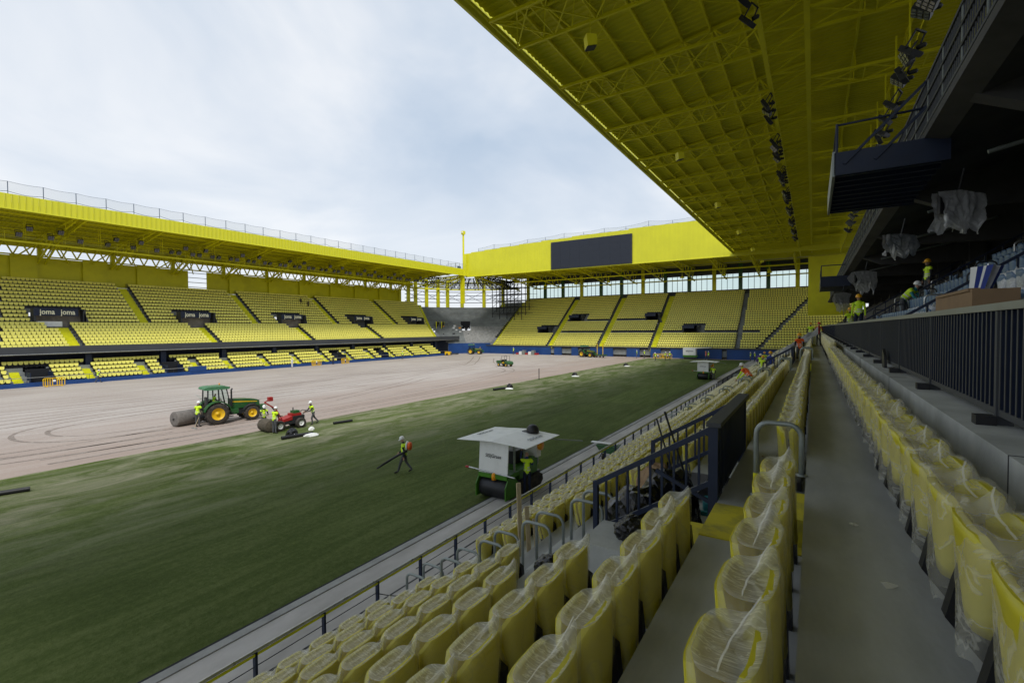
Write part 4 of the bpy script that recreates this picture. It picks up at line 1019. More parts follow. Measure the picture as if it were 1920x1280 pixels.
# ------------------------------------------------------------------ seats
def wrapped_parts(shell='seat_yellow', side='film_side', top='film_top', seed=0, loose=1.0):
    """tip-up seat: curved backrest, folded pan, bracket, polythene bag tied to a point"""
    W = 0.229
    def shell_mesh(xf, z0, z1, thick, narrow, name):
        NY, NZ = 13, 8; vs_ = []
        for side_ in (0, 1):
            for j in range(NZ):
                t = j / (NZ - 1); zz = z0 + (z1 - z0) * t
                sc = narrow + (1 - narrow) * min(1, t / 0.76) ** 0.9
                for i in range(NY):
                    a = -1 + 2 * i / (NY - 1); y = a * W * sc
                    cz = max(0, (abs(a) - 0.66) / 0.34)
                    zc = zz - 0.085 * cz ** 1.3 * t ** 2
                    vs_.append((xf(abs(a)) + (thick if side_ else 0) + 0.03 * (0.5 - t), y, zc))
        fs = []; o1 = NY * NZ
        for j in range(NZ - 1):
            for i in range(NY - 1):
                q = j * NY + i; fs.append((q, q + NY, q + NY + 1, q + 1)); fs.append((o1 + q, o1 + q + 1, o1 + q + NY + 1, o1 + q + NY))
        ring = [i for i in range(NY)] + [j * NY + NY - 1 for j in range(1, NZ)] + [(NZ - 1) * NY + i for i in range(NY - 2, -1, -1)] + [j * NY for j in range(NZ - 2, 0, -1)]
        mb = MB(); mb.add(vs_, fs, shell, True)
        for a, b in zip(ring, ring[1:] + ring[:1]): mb.f.append((a, b, o1 + b, o1 + a)); mb.m.append(0); mb.sm.append(False)
        return mb.mesh(name)
    back = shell_mesh(lambda a: 0.078 - 0.06 * a ** 4, 0.27, 0.85, 0.034, 0.40, 'backrest')
    pan = shell_mesh(lambda a: -0.112 + 0.06 * a ** 4, 0.34, 0.835, 0.034, 0.48, 'seat_pan')
    br = MB().prism([(-0.12, 0.22), (-0.02, 0.06), (0.02, 0.0), (0.12, 0.0), (0.11, 0.30), (0.085, 0.53), (-0.05, 0.60), (-0.09, 0.40)], 0.212, 0.282, 'black_plastic', 'XZ')
    br.box((-0.03, -0.25, 0.24), (0.03, 0.25, 0.29), 'black_plastic')
    br.box((-0.05, -0.10, 0.29), (0.07, 0.10, 0.40), 'black_plastic')
    rr = random.Random(seed); N = 44; mb = MB(); vs_ = []
    rings = [(1.00, 0.19, 0.46), (1.0, 0.34, 0.56), (1.0, 0.5, 0.76), (1.0, 0.66, 0.96), (1.0, 0.79, 1.0), (0.985, 0.845, 1.0), (0.86, 0.862, 1.0), (0.64, 0.846, 1.0), (0.40, 0.838, 1.0), (0.16, 0.838, 1.0)]
    tip = rr.choice((1.05, 1.15, 1.25, 1.35)); th = rr.uniform(0.05, 0.10); ph = rr.uniform(0, 50)
    for ri, (s_, z, nrw) in enumerate(rings):
        for i in range(N):
            a = 2 * math.pi * i / N; c, s2 = math.cos(a), math.sin(a)
            x = 0.119 * math.copysign(abs(c) ** 0.75, c) * s_; y = 0.239 * math.copysign(abs(s2) ** 0.6, s2) * s_ * nrw
            d = abs((a - tip + math.pi) % (2 * math.pi) - math.pi); bump_ = math.exp(-(d / 0.28) ** 2)
            zz = z + (th * bump_ * (0.3, 1.0, 0.95, 0.45, 0.2, 0.0)[ri - 4] if ri >= 4 else 0)
            if ri in (5, 6): zz -= 0.05 * max(0, abs(y) / 0.239 - 0.62) * (1 - bump_)
            nn = noise.noise((x * 9 + ph, y * 14, z * 6)); w = (0.004 if ri < 5 else 0.006) * loose
            if loose > 1: x *= 1.04 + 0.10 * noise.noise((a * 1.5 + ph, z * 4, 5)); y *= 1 + 0.04 * noise.noise((a * 2, z * 4 + ph, 7)); zz += 0.018 * noise.noise((x * 12, y * 12, ph)) * (ri >= 5)
            x += w * nn; y += 0.5 * w * noise.noise((x * 25, y * 9 + ph, z * 7))
            if ri >= 7: zz += 0.010 * noise.noise((x * 6 + ph, y * 45, 3))
            if ri < 2: x += 0.025 * noise.noise((a * 2 + ph, z * 5, 1)); y += 0.012 * noise.noise((a * 2, z * 5, ph)); zz += 0.04 * noise.noise((a * 1.5 + ph, 0, 9))
            if ri in (5, 6): x += 0.02 * bump_ * c; y += 0.02 * bump_ * s2
            vs_.append((x, y, zz))
    fs_s, fs_t = [], []
    for r_ in range(len(rings) - 1):
        for i in range(N): (fs_s if r_ < 6 else fs_t).append((r_ * N + i, r_ * N + (i + 1) % N, (r_ + 1) * N + (i + 1) % N, (r_ + 1) * N + i))
    fs_t.append(tuple((len(rings) - 1) * N + i for i in range(N)))
    mb.add(vs_, fs_s, side, True)
    mb.f += fs_t; mb.m += [mb.mi(top)] * len(fs_t); mb.sm += [True] * len(fs_t)
    # welded seam of the bag, running to the tied tip
    tx, ty = 0.13 * math.cos(tip), 0.22
    sm_ = [(-0.01 + 0.012 * noise.noise((t * 4, ph, 1)) + (tx + 0.01) * (t ** 3), -0.17 + (ty + 0.17) * t, 0.846 + (th + 0.018) * t ** 4) for t in np.linspace(0, 1, 10)]
    mb.add([(x - 0.004, y, z) for x, y, z in sm_] + [(x + 0.004, y, z + 0.004) for x, y, z in sm_], [(i, i + 1, 11 + i, 10 + i) for i in range(9)], 'film_seam' if shell == 'seat_yellow' else top)
    return back, pan, br.mesh('bracket'), mb.mesh('plastic_cover')
YV = [wrapped_parts(seed=i) for i in range(8)]
YL = [wrapped_parts(side='film_loose', top='film_loose', seed=40 + i, loose=2.2) for i in range(7)]
BV = [wrapped_parts('seat_blue', 'film_white', 'film_white', seed=20 + i) for i in range(4)]
def place_seat(V, loc, rz, label, group, cover=True, name='folding_chair'):
    root = empty(name, loc, rz); tag(root, label, 'seat', group)
    b, p, k, c = V[rnd.randrange(len(V))]
    obj('backrest', V[0][0], root); obj('seat_pan', V[0][1], root); obj('bracket', V[0][2], root)
    if cover: obj('plastic_cover', c, root)
    return root
PH = {0: 1.45, 1: 1.72, 2: 1.92, 3: 1.98, 4: 2.05, 5: 1.95, 6: 2.08, 7: 2.15, 8: 2.35}
near = []
wtc = cam.matrix_world.inverted()
def on_frame(p, m=1.06):
    c = wtc @ Vector(p)
    if c.z > -0.3: return False
    return abs(c.x / -c.z) < 960 / _f * m and abs(c.y / -c.z) < 640 / _f * m
for k in range(9):
    gaps = [(-9, 1.0)] if k else [(-9, 0.7)]
    if k >= 1: gaps += [(a - 0.1, b + 0.1) for a, b in AIS]
    if k == 1: gaps.append((4.5, 5.72))
    if k in (2, 3): gaps += [(4.72, 8.45)] + [(a - 0.3, a + 2.9) for a in (29.6, 53.6, 77.6)]
    if k == 4: gaps += [(4.55, 8.3)] + [(a, a + 2.6) for a in (29.6, 53.6)]
    if k >= 5: gaps.append((5.95, 7.62))
    y = PH[k] - 1.0
    while y < 96:
        if not any(a - 0.24 < y < b + 0.24 for a, b in gaps):
            p = (XK(k), y, ZK(k))
            if on_frame((p[0], y, p[2] + 0.8), 1.5 if y < 2.5 else 1.06): near.append((math.dist(p, (0, 0, EYE)), k, p))
        y += 0.5
near.sort()
ROWNAME = {0: 'row standing against the concrete parapet', 1: 'row along the upper walkway', 2: 'row ending at the solid gangway panel', 3: 'row third below the walkway',
           4: 'row fourth below the walkway', 5: 'row fifth below the walkway', 6: 'row three above the pitch railing', 7: 'row two above the pitch railing', 8: 'lowest row beside the pitch railing'}
for d, k, p in near[:300]:
    ch = place_seat(YL if k == 0 else YV, (p[0] + rnd.uniform(-0.008, 0.008), p[1] + rnd.uniform(-0.012, 0.012), p[2]), rnd.uniform(-0.05, 0.05), 'wrapped yellow folding seat, ' + ROWNAME[k], 'wrapped yellow seats, ' + ROWNAME[k])
    if k == 0: ch.scale = (1, 1, 0.80)
def low_seat(top='film_far'):
    """same wrapped seat, few faces, for the far end of the rows"""
    mb = MB(); N = 10; vs_ = []; rg = [(0.9, 0.25, 0.75), (1.0, 0.5, 1), (1.03, 0.80, 1), (0.85, 0.875, 1)]
    for s_, z, nr in rg:
        for i in range(N):
            a = 2 * math.pi * i / N; c, s2 = math.cos(a), math.sin(a)
            vs_.append((0.125 * math.copysign(abs(c) ** 0.7, c) * s_, 0.248 * math.copysign(abs(s2) ** 0.62, s2) * s_ * nr, z + (0.06 if i == 2 and z > 0.8 else 0)))
    mb.add(vs_, [(r_ * N + i, r_ * N + (i + 1) % N, (r_ + 1) * N + (i + 1) % N, (r_ + 1) * N + i) for r_ in range(3) for i in range(N)] + [tuple(3 * N + i for i in range(N))], top, False)
    mb.add([(x * 0.93, y * 0.95, z) for x, y, z in vs_[:3 * N]], [(r_ * N + i, r_ * N + (i + 1) % N, (r_ + 1) * N + (i + 1) % N, (r_ + 1) * N + i) for r_ in range(2) for i in range(N)], 'seat_yellow', False)
    mb.box((-0.08, -0.24, 0.0), (0.08, 0.24, 0.30), 'black_plastic')
    return mb
o = scatter('folding_chairs', low_seat(), [(p[0] + rnd.uniform(-.01, .01), p[1], p[2] + rnd.uniform(-0.012, 0.012), rnd.uniform(-.05, .05)) for d, k, p in near[300:]])
tag(o, 'far run of plastic-wrapped yellow seats continuing along the near rows', 'seats', kind='stuff')

# bare yellow seats of the far stands: the 300 that show largest singly, the rest as one mass
allfar = sorted([(math.dist(p[:3], (0, 0, EYE)), p, lab) for pl, lab in ((placesL, 'upper tier of the long stand'), (placesLow, 'lower tier of the long stand'), (placesE, 'stand behind the goal')) for p in pl if on_frame((p[0], p[1], p[2] + 0.6), 1.0)], key=lambda t: t[0])
fsm = FARSEAT.mesh('tip_up_chair')
for d, p, lab in allfar[:300]:
    o = obj('tip_up_chair', fsm, None, p[:3], p[3])
    tag(o, 'bare yellow tip-up seat in the %s' % lab, 'seat', 'bare yellow seats, ' + lab)
o = scatter('tip_up_chairs', FARSEAT, [(p[0], p[1], p[2], p[3]) for d, p, lab in allfar[300:]])
tag(o, 'mass of bare yellow seats filling the two far stands', 'seats', kind='stuff')

# ------------------------------------------------------------------ box tier behind the fence
rowsB = [(2.0 + 0.8 * k, 2.8 + 0.8 * k, 6.45 + 0.53 * k) for k in range(8)]
put(MB().box((1.9, Y0, 5.5), (2.0, Y1, 6.06), 'concrete').build('gangway_floor'), NSD)
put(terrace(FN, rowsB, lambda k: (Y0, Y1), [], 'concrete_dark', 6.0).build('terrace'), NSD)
for k in range(5):
    for i in range(40):
        y = 6.0 + 0.52 * i
        if 13.6 < y < 14.9 or 24.6 < y < 26: continue
        if not on_frame((2.5 + 0.8 * k, y, 7.3 + 0.53 * k)): continue
        wr = y < 13.6 or (k == 0 and y < 18)
        place_seat(BV, (2.45 + 0.8 * k, y, 6.45 + 0.53 * k), rnd.uniform(-0.05, 0.05), 'blue seat wrapped in white plastic behind the slatted fence' if wr else 'bare blue seat in the box tier behind the slatted fence', 'wrapped blue seats' if wr else 'bare blue seats', wr, 'folding_chair')
for y0 in (14.2, 25.2, 36.0):
    r_ = empty('stair_railing', (1.7, y0, 6.06)); tag(r_, 'navy stair railing climbing between the blue seats, %s' % {14.2: 'beside the striped parasol', 25.2: 'beyond the parasol', 36.0: 'at the far blue seats'}[y0], 'railing')
    put(MB().beam((1.7, y0, 6.98), (7.5, y0, 10.85), 0.05, 0.06, 'navy').build('top_rail'), r_)
    put(MB().beam((1.7, y0, 6.35), (7.5, y0, 10.22), 0.03, 0.04, 'navy').build('bottom_rail'), r_)
    for i in range(13): put(MB().beam((1.7 + 0.48 * i, y0, 6.06 + 0.32 * i), (1.7 + 0.48 * i, y0, 6.98 + 0.32 * i), 0.04, 0.04, 'navy').build('post'), r_)
for i in range(12):
    x, y = 2.6 + 0.8 * (i % 4), 16 + 3.1 * (i // 2); hoop(x - 0.2, 6.45 + 0.53 * (i % 4), x + 0.25, 6.45 + 0.53 * (i % 4), y, 7.6 + 0.53 * (i % 4), m='dark_steel' if i % 3 else 'steel', r=0.022, label='thin hooped handrail among the blue box seats', group='handrails in the box tier')

# ------------------------------------------------------------------ people
def pose_joints(lean=0.0, armL=None, armR=None, legL=None, legR=None, drop=0.0, head=0.0):
    """facing +x; returns (points, radii, edges, class of each edge, head frame)"""
    P, Rd, E, Cl = [], [], [], []
    def pt(p, r): P.append(Vector(p)); Rd.append(r); return len(P) - 1
    def ed(a, b, c): E.append((a, b)); Cl.append(c)
    hip = Vector((0, 0, 0.95 - drop))
    Ry = Matrix.Rotation(lean, 3, 'Y')
    up = lambda x, y, z: hip + Ry @ Vector((x, y, z))
    pel = pt(hip, (0.115, 0.15)); wa = pt(up(0, 0, 0.16), (0.10, 0.14)); ch = pt(up(0, 0, 0.36), (0.115, 0.175)); sh = pt(up(-0.005, 0, 0.47), (0.075, 0.13)); nk = pt(up(0.01, 0, 0.545), (0.052, 0.052))
    Rh = Matrix.Rotation(lean * 0.6 + head, 3, 'Y'); hb = up(0.01, 0, 0.545)
    hd = lambda x, y, z: hb + Rh @ Vector((x, y, z))
    h1 = pt(hd(0.012, 0, 0.07), (0.078, 0.066)); h2 = pt(hd(0.012, 0, 0.15), (0.092, 0.076)); h3 = pt(hd(0.0, 0, 0.22), (0.07, 0.062))
    ed(pel, wa, 't'); ed(wa, ch, 't'); ed(ch, sh, 't'); ed(sh, nk, 's'); ed(nk, h1, 's'); ed(h1, h2, 's'); ed(h2, h3, 's')
    no = pt(hd(0.108, 0, 0.105), (0.014, 0.012)); ed(h1, no, 's')
    for sgn, arm in ((1, armL), (-1, armR)):
        arm = arm or ((0.0, 0.05, -0.28), (0.06, 0.06, -0.53))
        s0 = up(0, 0.185 * sgn, 0.43); a = pt(s0, (0.062, 0.062)); ed(sh, a, 't')
        e = pt(s0 + Vector((arm[0][0], arm[0][1] * sgn, arm[0][2])), (0.046, 0.046)); ed(a, e, 'a')
        wv = s0 + Vector((arm[1][0], arm[1][1] * sgn, arm[1][2])); w = pt(wv, (0.034, 0.034)); ed(e, w, 'a')
        d = (wv - P[e]).normalized(); pm = pt(wv + d * 0.075, (0.032, 0.022)); ed(w, pm, 's')
        side = Vector((d.z, 0, -d.x)); side = side.normalized() if side.length > 0.1 else Vector((1, 0, 0))
        cr = d.cross(side)
        for i, (o_, l) in enumerate(((-0.030, 0.065), (-0.010, 0.078), (0.011, 0.074), (0.030, 0.058))):
            f1 = pt(wv + d * 0.10 + side * o_, (0.010, 0.010)); f2 = pt(wv + d * (0.10 + l * 0.6) + side * o_ + cr * 0.012 * sgn, (0.009, 0.009)); f3 = pt(wv + d * (0.10 + l) + side * o_ + cr * 0.035 * sgn, (0.008, 0.008))
            ed(pm, f1, 's'); ed(f1, f2, 's'); ed(f2, f3, 's')
        t1 = pt(wv + d * 0.045 - side * 0.045, (0.012, 0.012)); t2 = pt(wv + d * 0.09 - side * 0.062, (0.010, 0.010)); ed(w, t1, 's'); ed(t1, t2, 's')
    for sgn, leg in ((1, legL), (-1, legR)):
        leg = leg or ((0.02, 0.10, 0.50), (0.0, 0.11, 0.09))
        h = pt(hip + Vector((0, 0.095 * sgn, -0.06)), (0.095, 0.09)); ed(pel, h, 'l')
        k = pt((leg[0][0], leg[0][1] * sgn, leg[0][2]), (0.066, 0.066)); ed(h, k, 'l')
        an = pt((leg[1][0], leg[1][1] * sgn, leg[1][2]), (0.05, 0.05)); ed(k, an, 'l')
        f = pt((leg[1][0] + 0.10, leg[1][1] * sgn * 1.1, max(0.045, leg[1][2] - 0.045)), (0.045, 0.042)); f2 = pt((leg[1][0] + 0.19, leg[1][1] * sgn * 1.15, 0.035), (0.03, 0.038)); ed(an, f, 'b'); ed(f, f2, 'b')
    return P, Rd, E, Cl, (hb, Rh), (hip, Ry)
def body_mesh(**kw):
    P, Rd, E, Cl, hf, tf = pose_joints(**kw)
    me = bpy.data.meshes.new('sk'); me.from_pydata([tuple(p) for p in P], E, [])
    o = bpy.data.objects.new('sk', me); COL.objects.link(o)
    bm = bmesh.new(); bm.from_mesh(me); bm.verts.layers.skin.verify(); bm.to_mesh(me); bm.free()
    for i, r in enumerate(Rd): me.skin_vertices[0].data[i].radius = r
    me.skin_vertices[0].data[0].use_root = True
    m1 = o.modifiers.new('s', 'SKIN'); m1.use_smooth_shade = True; m1.branch_smoothing = 0.3
    m2 = o.modifiers.new('u', 'SUBSURF'); m2.levels = 2; m2.render_levels = 2
    dg = bpy.context.evaluated_depsgraph_get(); dg.update()
    r = bpy.data.meshes.new_from_object(o.evaluated_get(dg)); bpy.data.objects.remove(o); r.name = 'body'
    for m in ('shirt_dark', 'skin', 'trouser_grey', 'boots'):
        r.materials.append(MATS[m])
    idx = {'t': 0, 'a': 0, 's': 1, 'l': 2, 'b': 3}
    A = np.array([P[a] for a, b in E]); B = np.array([P[b] for a, b in E]); D = B - A; DD = (D * D).sum(1)
    rad = np.array([0.5 * (Rd[a][1] + Rd[b][1]) for a, b in E])
    vest_f = []
    for f in r.polygons:
        c = np.array(f.center); t = np.clip(((c - A) * D).sum(1) / DD, 0, 1)
        dist = np.linalg.norm(A + D * t[:, None] - c, axis=1) - rad; k = int(dist.argmin())
        f.material_index = idx[Cl[k]]; f.use_smooth = True
        if Cl[k] == 't': vest_f.append(f.index)
    # waistcoat = torso faces pushed outwards, with two pale bands
    vm = {}; vs_ = []; fs = []; mi = []
    hip, Ry = tf; axis = Ry @ Vector((0, 0, 1))
    for fi in vest_f:
        f = r.polygons[fi]; h = (Vector(f.center) - hip).dot(axis)
        if h < -0.06 or h > 0.50: continue
        q = []
        for v in f.vertices:
            if v not in vm:
                vm[v] = len(vs_); vs_.append(tuple(r.vertices[v].co + r.vertices[v].normal * 0.016))
            q.append(vm[v])
        fs.append(tuple(q)); mi.append(1 if 0.055 < h < 0.09 or 0.17 < h < 0.205 else 0)
    vest = bpy.data.meshes.new('vest'); vest.from_pydata(vs_, [], fs); vest.materials.append(MATS['hi_vis']); vest.materials.append(MATS['reflect_band'])
    vest.polygons.foreach_set('material_index', mi); vest.polygons.foreach_set('use_smooth', [True] * len(fs)); vest.update()
    return r, vest, hf
POSES = {
    'stand': body_mesh(), 'hands': body_mesh(lean=0.12, armL=((0.10, 0.06, -0.26), (0.32, 0.0, -0.30)), armR=((0.12, 0.06, -0.25), (0.34, 0.0, -0.27)), head=0.2),
    'walk': body_mesh(lean=0.08, armL=((-0.10, 0.05, -0.26), (-0.08, 0.05, -0.50)), armR=((0.08, 0.05, -0.27), (0.26, 0.03, -0.42)), legL=((0.16, 0.09, 0.52), (0.28, 0.09, 0.10)), legR=((-0.05, 0.09, 0.50), (-0.34, 0.09, 0.15)), drop=0.04, head=0.25),
    'push': body_mesh(lean=0.30, armL=((0.14, 0.05, -0.24), (0.40, -0.03, -0.30)), armR=((0.14, 0.05, -0.24), (0.40, -0.03, -0.32)), legL=((0.16, 0.09, 0.50), (0.10, 0.09, 0.09)), legR=((-0.12, 0.09, 0.50), (-0.42, 0.09, 0.15)), drop=0.05, head=-0.1),
    'bend': body_mesh(lean=0.85, armL=((0.14, 0.04, -0.24), (0.28, 0.0, -0.44)), armR=((0.12, 0.04, -0.25), (0.30, 0.0, -0.42)), legL=((0.10, 0.10, 0.49), (-0.06, 0.11, 0.09)), legR=((0.06, 0.10, 0.49), (-0.12, 0.11, 0.09)), drop=0.05, head=-0.3),
    'reach': body_mesh(lean=0.05, armL=((0.16, 0.06, 0.10), (0.32, 0.02, 0.30)), armR=((0.14, 0.05, -0.22), (0.34, 0.0, -0.16)), head=-0.1),
}
hm = MB().lathe([(0.118, 0.0), (0.122, 0.03), (0.112, 0.09), (0.085, 0.135), (0.04, 0.158), (0.005, 0.163)], 'helmet_white', n=14)
hm.prism([(0.09, -0.09), (0.16, -0.06), (0.175, 0.0), (0.16, 0.06), (0.09, 0.09)], -0.006, 0.012, 'helmet_white', 'XY'); HELM = hm.mesh('helmet')
def person(pose, loc, rz, label, vest='hi_vis', hel='helmet_white', shirt='shirt_dark', trouser='trouser_grey', group=None, s=1.0):
    b, v, (hb, Rh) = POSES[pose]
    root = empty('person', loc, rz); root.scale = (s, s, s); tag(root, label, 'person', group)
    o = obj('body', b, root)
    for i, m in enumerate((shirt, 'skin', trouser, 'boots')): o.material_slots[i].link = 'OBJECT'; o.material_slots[i].material = MATS[m]
    if vest:
        q = obj('vest', v, root); q.material_slots[0].link = 'OBJECT'; q.material_slots[0].material = MATS[vest]
        if vest == 'white_cloth': q.material_slots[1].link = 'OBJECT'; q.material_slots[1].material = MATS[vest]
    if hel:
        q = obj('helmet', HELM, root); q.location = hb + Rh @ Vector((0.005, 0, 0.155)); q.rotation_euler = Rh.to_euler()
        q.material_slots[0].link = 'OBJECT'; q.material_slots[0].material = MATS[hel]
    return root
bl = person('walk', (-16.35, 16.35, 0.02), R(208), 'worker in white helmet walking on the turf with a backpack blower')
person('hands', (-36.95, 16.75, 0.0), R(120), 'worker in lime vest holding a rake behind the large tractor', s=1.02)
person('hands', (-30.05, 18.25, 0.0), R(100), 'worker in lime vest standing right at the turf roll on the red machine', s=1.0)
person('hands', (-32.0, 18.7, 0.0), R(-20), 'worker half hidden behind the turf roll of the red machine', s=0.95)
person('push', (-30.6, 21.55, 0.0), R(-100), 'worker in white helmet and lime vest pushing the red machine from the end')
person('reach', (-9.85, 16.75, 0.05), R(125), 'bald operator in blue shirt and lime vest standing under the white canopy', hel=None, shirt='shirt_blue', trouser='trouser_navy')
person('stand', (-10.9, 66.3, 0.05), R(100), 'worker in lime vest beside the small far canopy machine', hel=None, group=None)
person('stand', (-11.3, 67.2, 0.05), R(-60), 'worker with a lime vest facing the small far canopy machine', hel='helmet_yellow')
for px_, py_, rz_, ps, lb in ((-33.8, 106.8, 200, 'stand', 'worker in lime vest by the open bay, nearer the parked green tractor'), (-32.2, 107.2, 160, 'stand', 'worker in lime vest by the open bay, beside the blue pier'), (-27.6, 99.5, 250, 'walk', 'worker on the turf edge in front of the yellow barrier'),
        (-26.4, 102.5, 30, 'hands', 'shorter worker of the pair leaning over the turf edge by the yellow barrier'), (-25.6, 103.2, 260, 'stand', 'taller worker of the pair at the turf edge by the yellow barrier')):
    person(ps, (px_, py_, 0.02), R(rz_), lb, hel='helmet_white')
person('stand', (-19.2, 107.5, 0.05), R(200), 'worker in red vest at the white trailer by the goal stand', vest='hi_orange', hel='helmet_yellow', shirt='hi_orange')
person('stand', (-18.6, 107.0, 0.05), R(250), 'worker in lime vest at the white trailer by the goal stand')
person('stand', (-10.6, 106.5, 0.05), R(200), 'worker in lime vest beside the purple crate'); person('stand', (-9.9, 106.9, 0.05), R(150), 'second worker in lime vest next to the purple crate')
person('stand', (-78.6, 108.2, 0.0), R(260), 'worker in lime vest at the dark tunnel by the corner', hel='helmet_yellow')
person('stand', (-68.5, 109.6, 0.0), R(260), 'worker in lime vest standing beside the stacked red and white goods')
person('walk', (-80.9, 24.6, 0.0), R(80), 'worker bending along the blue base wall of the long stand')
person('stand', (-80.6, 52.6, 0.0), R(200), 'person in white overalls in front of the long stand', vest='white_cloth', hel='helmet_white', shirt='white_cloth', trouser='white_cloth')
person('stand', (-80.7, 61.5, 0.0), R(170), 'person in dark clothes beside a yellow barrier at the long stand', vest=None, hel=None, trouser='trouser_navy')
person('stand', (-80.7, 80.5, 0.0), R(170), 'worker in lime vest at the far end of the long stand')
for y in (66.6, 67.8): person('stand', (-98.4 + (y > 67), y, zL(16) - 0.567 * (y > 67) + 0.01), R(0), 'person in black standing among the upper seats of the long stand', vest=None, hel=None, trouser='shirt_dark', group='people in black among the upper seats')
# people on the near stand
person('stand', (XK(2) + 0.35, 33.3, ZK(2) + 0.25), R(110), 'worker in orange vest and yellow helmet standing among the wrapped rows', vest='hi_orange', hel='helmet_yellow', trouser='trouser_grey')
person('bend', (XK(4), 27.2, ZK(4)), R(160), 'worker bending over the wrapped seats in orange vest and white helmet', vest='hi_orange', shirt='hi_vis')
person('hands', (XK(5) + 0.3, 40.0, ZK(5)), R(60), 'worker with yellow helmet down among the far wrapped rows', hel='helmet_yellow')
person('stand', (XK(4) + 0.3, 36.0, ZK(4)), R(60), 'worker in dark blue with brown hair next to the orange-vested worker', vest=None, hel='helmet_yellow', shirt='blue_cloth')
person('stand', (1.7, 26.3, 6.45), R(-100), 'big worker in lime and navy jacket and yellow helmet behind the fence', hel='helmet_yellow', shirt='hi_vis', trouser='trouser_navy')
person('stand', (1.75, 33.0, 6.10), R(100), 'worker in lime vest and yellow helmet farther behind the fence', hel='helmet_yellow')
person('bend', (2.95, 24.0, 6.98), R(-30), 'worker in blue sleeves and white helmet leaning over the blue seats', shirt='teal')
person('stand', (4.3, 28.0, 8.0), R(200), 'worker in yellow helmet high up in the dark box tier', hel='helmet_yellow')
person('hands', (0.35, 44.0, 5.39), R(80), 'worker in red helmet at the end of the parapet fence', hel='helmet_red', vest=None, shirt='red_paint'); person('stand', (-0.2, 49.0, 5.39), R(80), 'worker in lime vest beyond the end of the parapet fence', hel='helmet_yellow')
for y, t in ((52.5, 'beside the plastic heap'), (57.0, 'past the plastic heap')): person('stand', (XK(6), y, ZK(6)), R(90), 'worker in lime vest on the lower rows %s' % t, hel='helmet_yellow' if y > 55 else 'helmet_white')

# backpack blower carried by the walking worker
bp_ = empty('leaf_blower', (-16.35, 16.35, 0.02), R(208)); tag(bp_, 'orange and white backpack leaf blower with a long black tube', 'blower')
obj('engine', MB().lathe([(0.05, 0), (0.18, 0.03), (0.20, 0.12), (0.14, 0.2), (0.05, 0.22)], 'hi_orange', (-0.36, 0, 1.28), 'X', 14).mesh('engine'), bp_)
obj('housing', MB().lathe([(0.05, 0), (0.23, 0.03), (0.24, 0.08), (0.15, 0.10)], 'white_paint', (-0.20, 0, 1.28), 'X', 14).mesh('housing'), bp_)
obj('tube', MB().path([(-0.2, 0.22, 1.1), (0.1, 0.32, 0.98), (0.45, 0.30, 0.78), (0.95, 0.27, 0.46)], 0.055, 'black_plastic', 8).mesh('tube'), bp_)
obj('nozzle', MB().tube((0.9, 0.272, 0.49), (1.25, 0.25, 0.26), 0.055, 'black_plastic', 8, 0.035).mesh('nozzle'), bp_)
rk = empty('rake', (-36.7, 17.25, 0)); tag(rk, 'thin wooden-handled rake held behind the tractor', 'rake')
put(MB().tube((-36.98, 17.05, 1.12), (-36.55, 16.35, 0.03), 0.016, 'wood', 6).build('handle'), rk); put(MB().box((-36.9, 16.3, 0.0), (-36.2, 16.38, 0.05), 'galv').build('head'), rk)

# ------------------------------------------------------------------ vehicles
def wheel(root, c, r, w, rim_m='rim_yellow', lugs=14, rr=0.55):
    """tyre with lugs, dished rim, hub"""
    W_ = obj('wheel', None, root)
    W_.location = c
    t = MB().lathe([(r * rr, -w * 0.42), (r * 0.86, -w * 0.5), (r * 0.97, -w * 0.36), (r, 0), (r * 0.97, w * 0.36), (r * 0.86, w * 0.5), (r * rr, w * 0.42)], 'tyre', axis='Y', n=26, caps=False)
    if lugs:
        for i in range(lugs):
            for s_ in (-1, 1):
                a = 2 * math.pi * (i + 0.25 * (s_ > 0) * 2) / lugs; M = Matrix.Rotation(-a, 4, 'Y')
                t.box((-r * 0.045, min(0, s_ * w * 0.47), r * 0.95), (r * 0.045, max(0, s_ * w * 0.47), r * 1.03), 'tyre', M)
    ty = obj('tyre', t.mesh('tyre'), W_)
    ri = MB().lathe([(r * rr * 1.02, -w * 0.40), (r * rr * 0.93, -w * 0.32), (r * rr * 0.55, -w * 0.12), (r * 0.16, -w * 0.16), (r * 0.14, -w * 0.34), (0.01, -w * 0.35)], rim_m, axis='Y', n=20, caps=False)
    ri.lathe([(r * rr * 1.02, w * 0.40), (r * rr * 0.93, w * 0.32), (r * rr * 0.55, w * 0.12), (r * 0.16, w * 0.16), (r * 0.14, w * 0.34), (0.01, w * 0.35)], rim_m, axis='Y', n=20, caps=False)
    obj('rim', ri.mesh('rim'), W_)
def fender(mb, cx, cz, r, y0, y1, a0, a1, m, th=0.04):
    n = 10; pts = []
    for i in range(n + 1):
        a = R(a0 + (a1 - a0) * i / n); pts.append((cx + r * math.cos(a), cz + r * math.sin(a)))
    for i in range(n, -1, -1):
        a = R(a0 + (a1 - a0) * i / n); pts.append((cx + (r - th) * math.cos(a), cz + (r - th) * math.sin(a)))
    k = len(pts)
    for i in range(n):
        poly = [pts[i], pts[i + 1], pts[k - 2 - i], pts[k - 1 - i]]; mb.prism(poly, y0, y1, m, 'XZ')
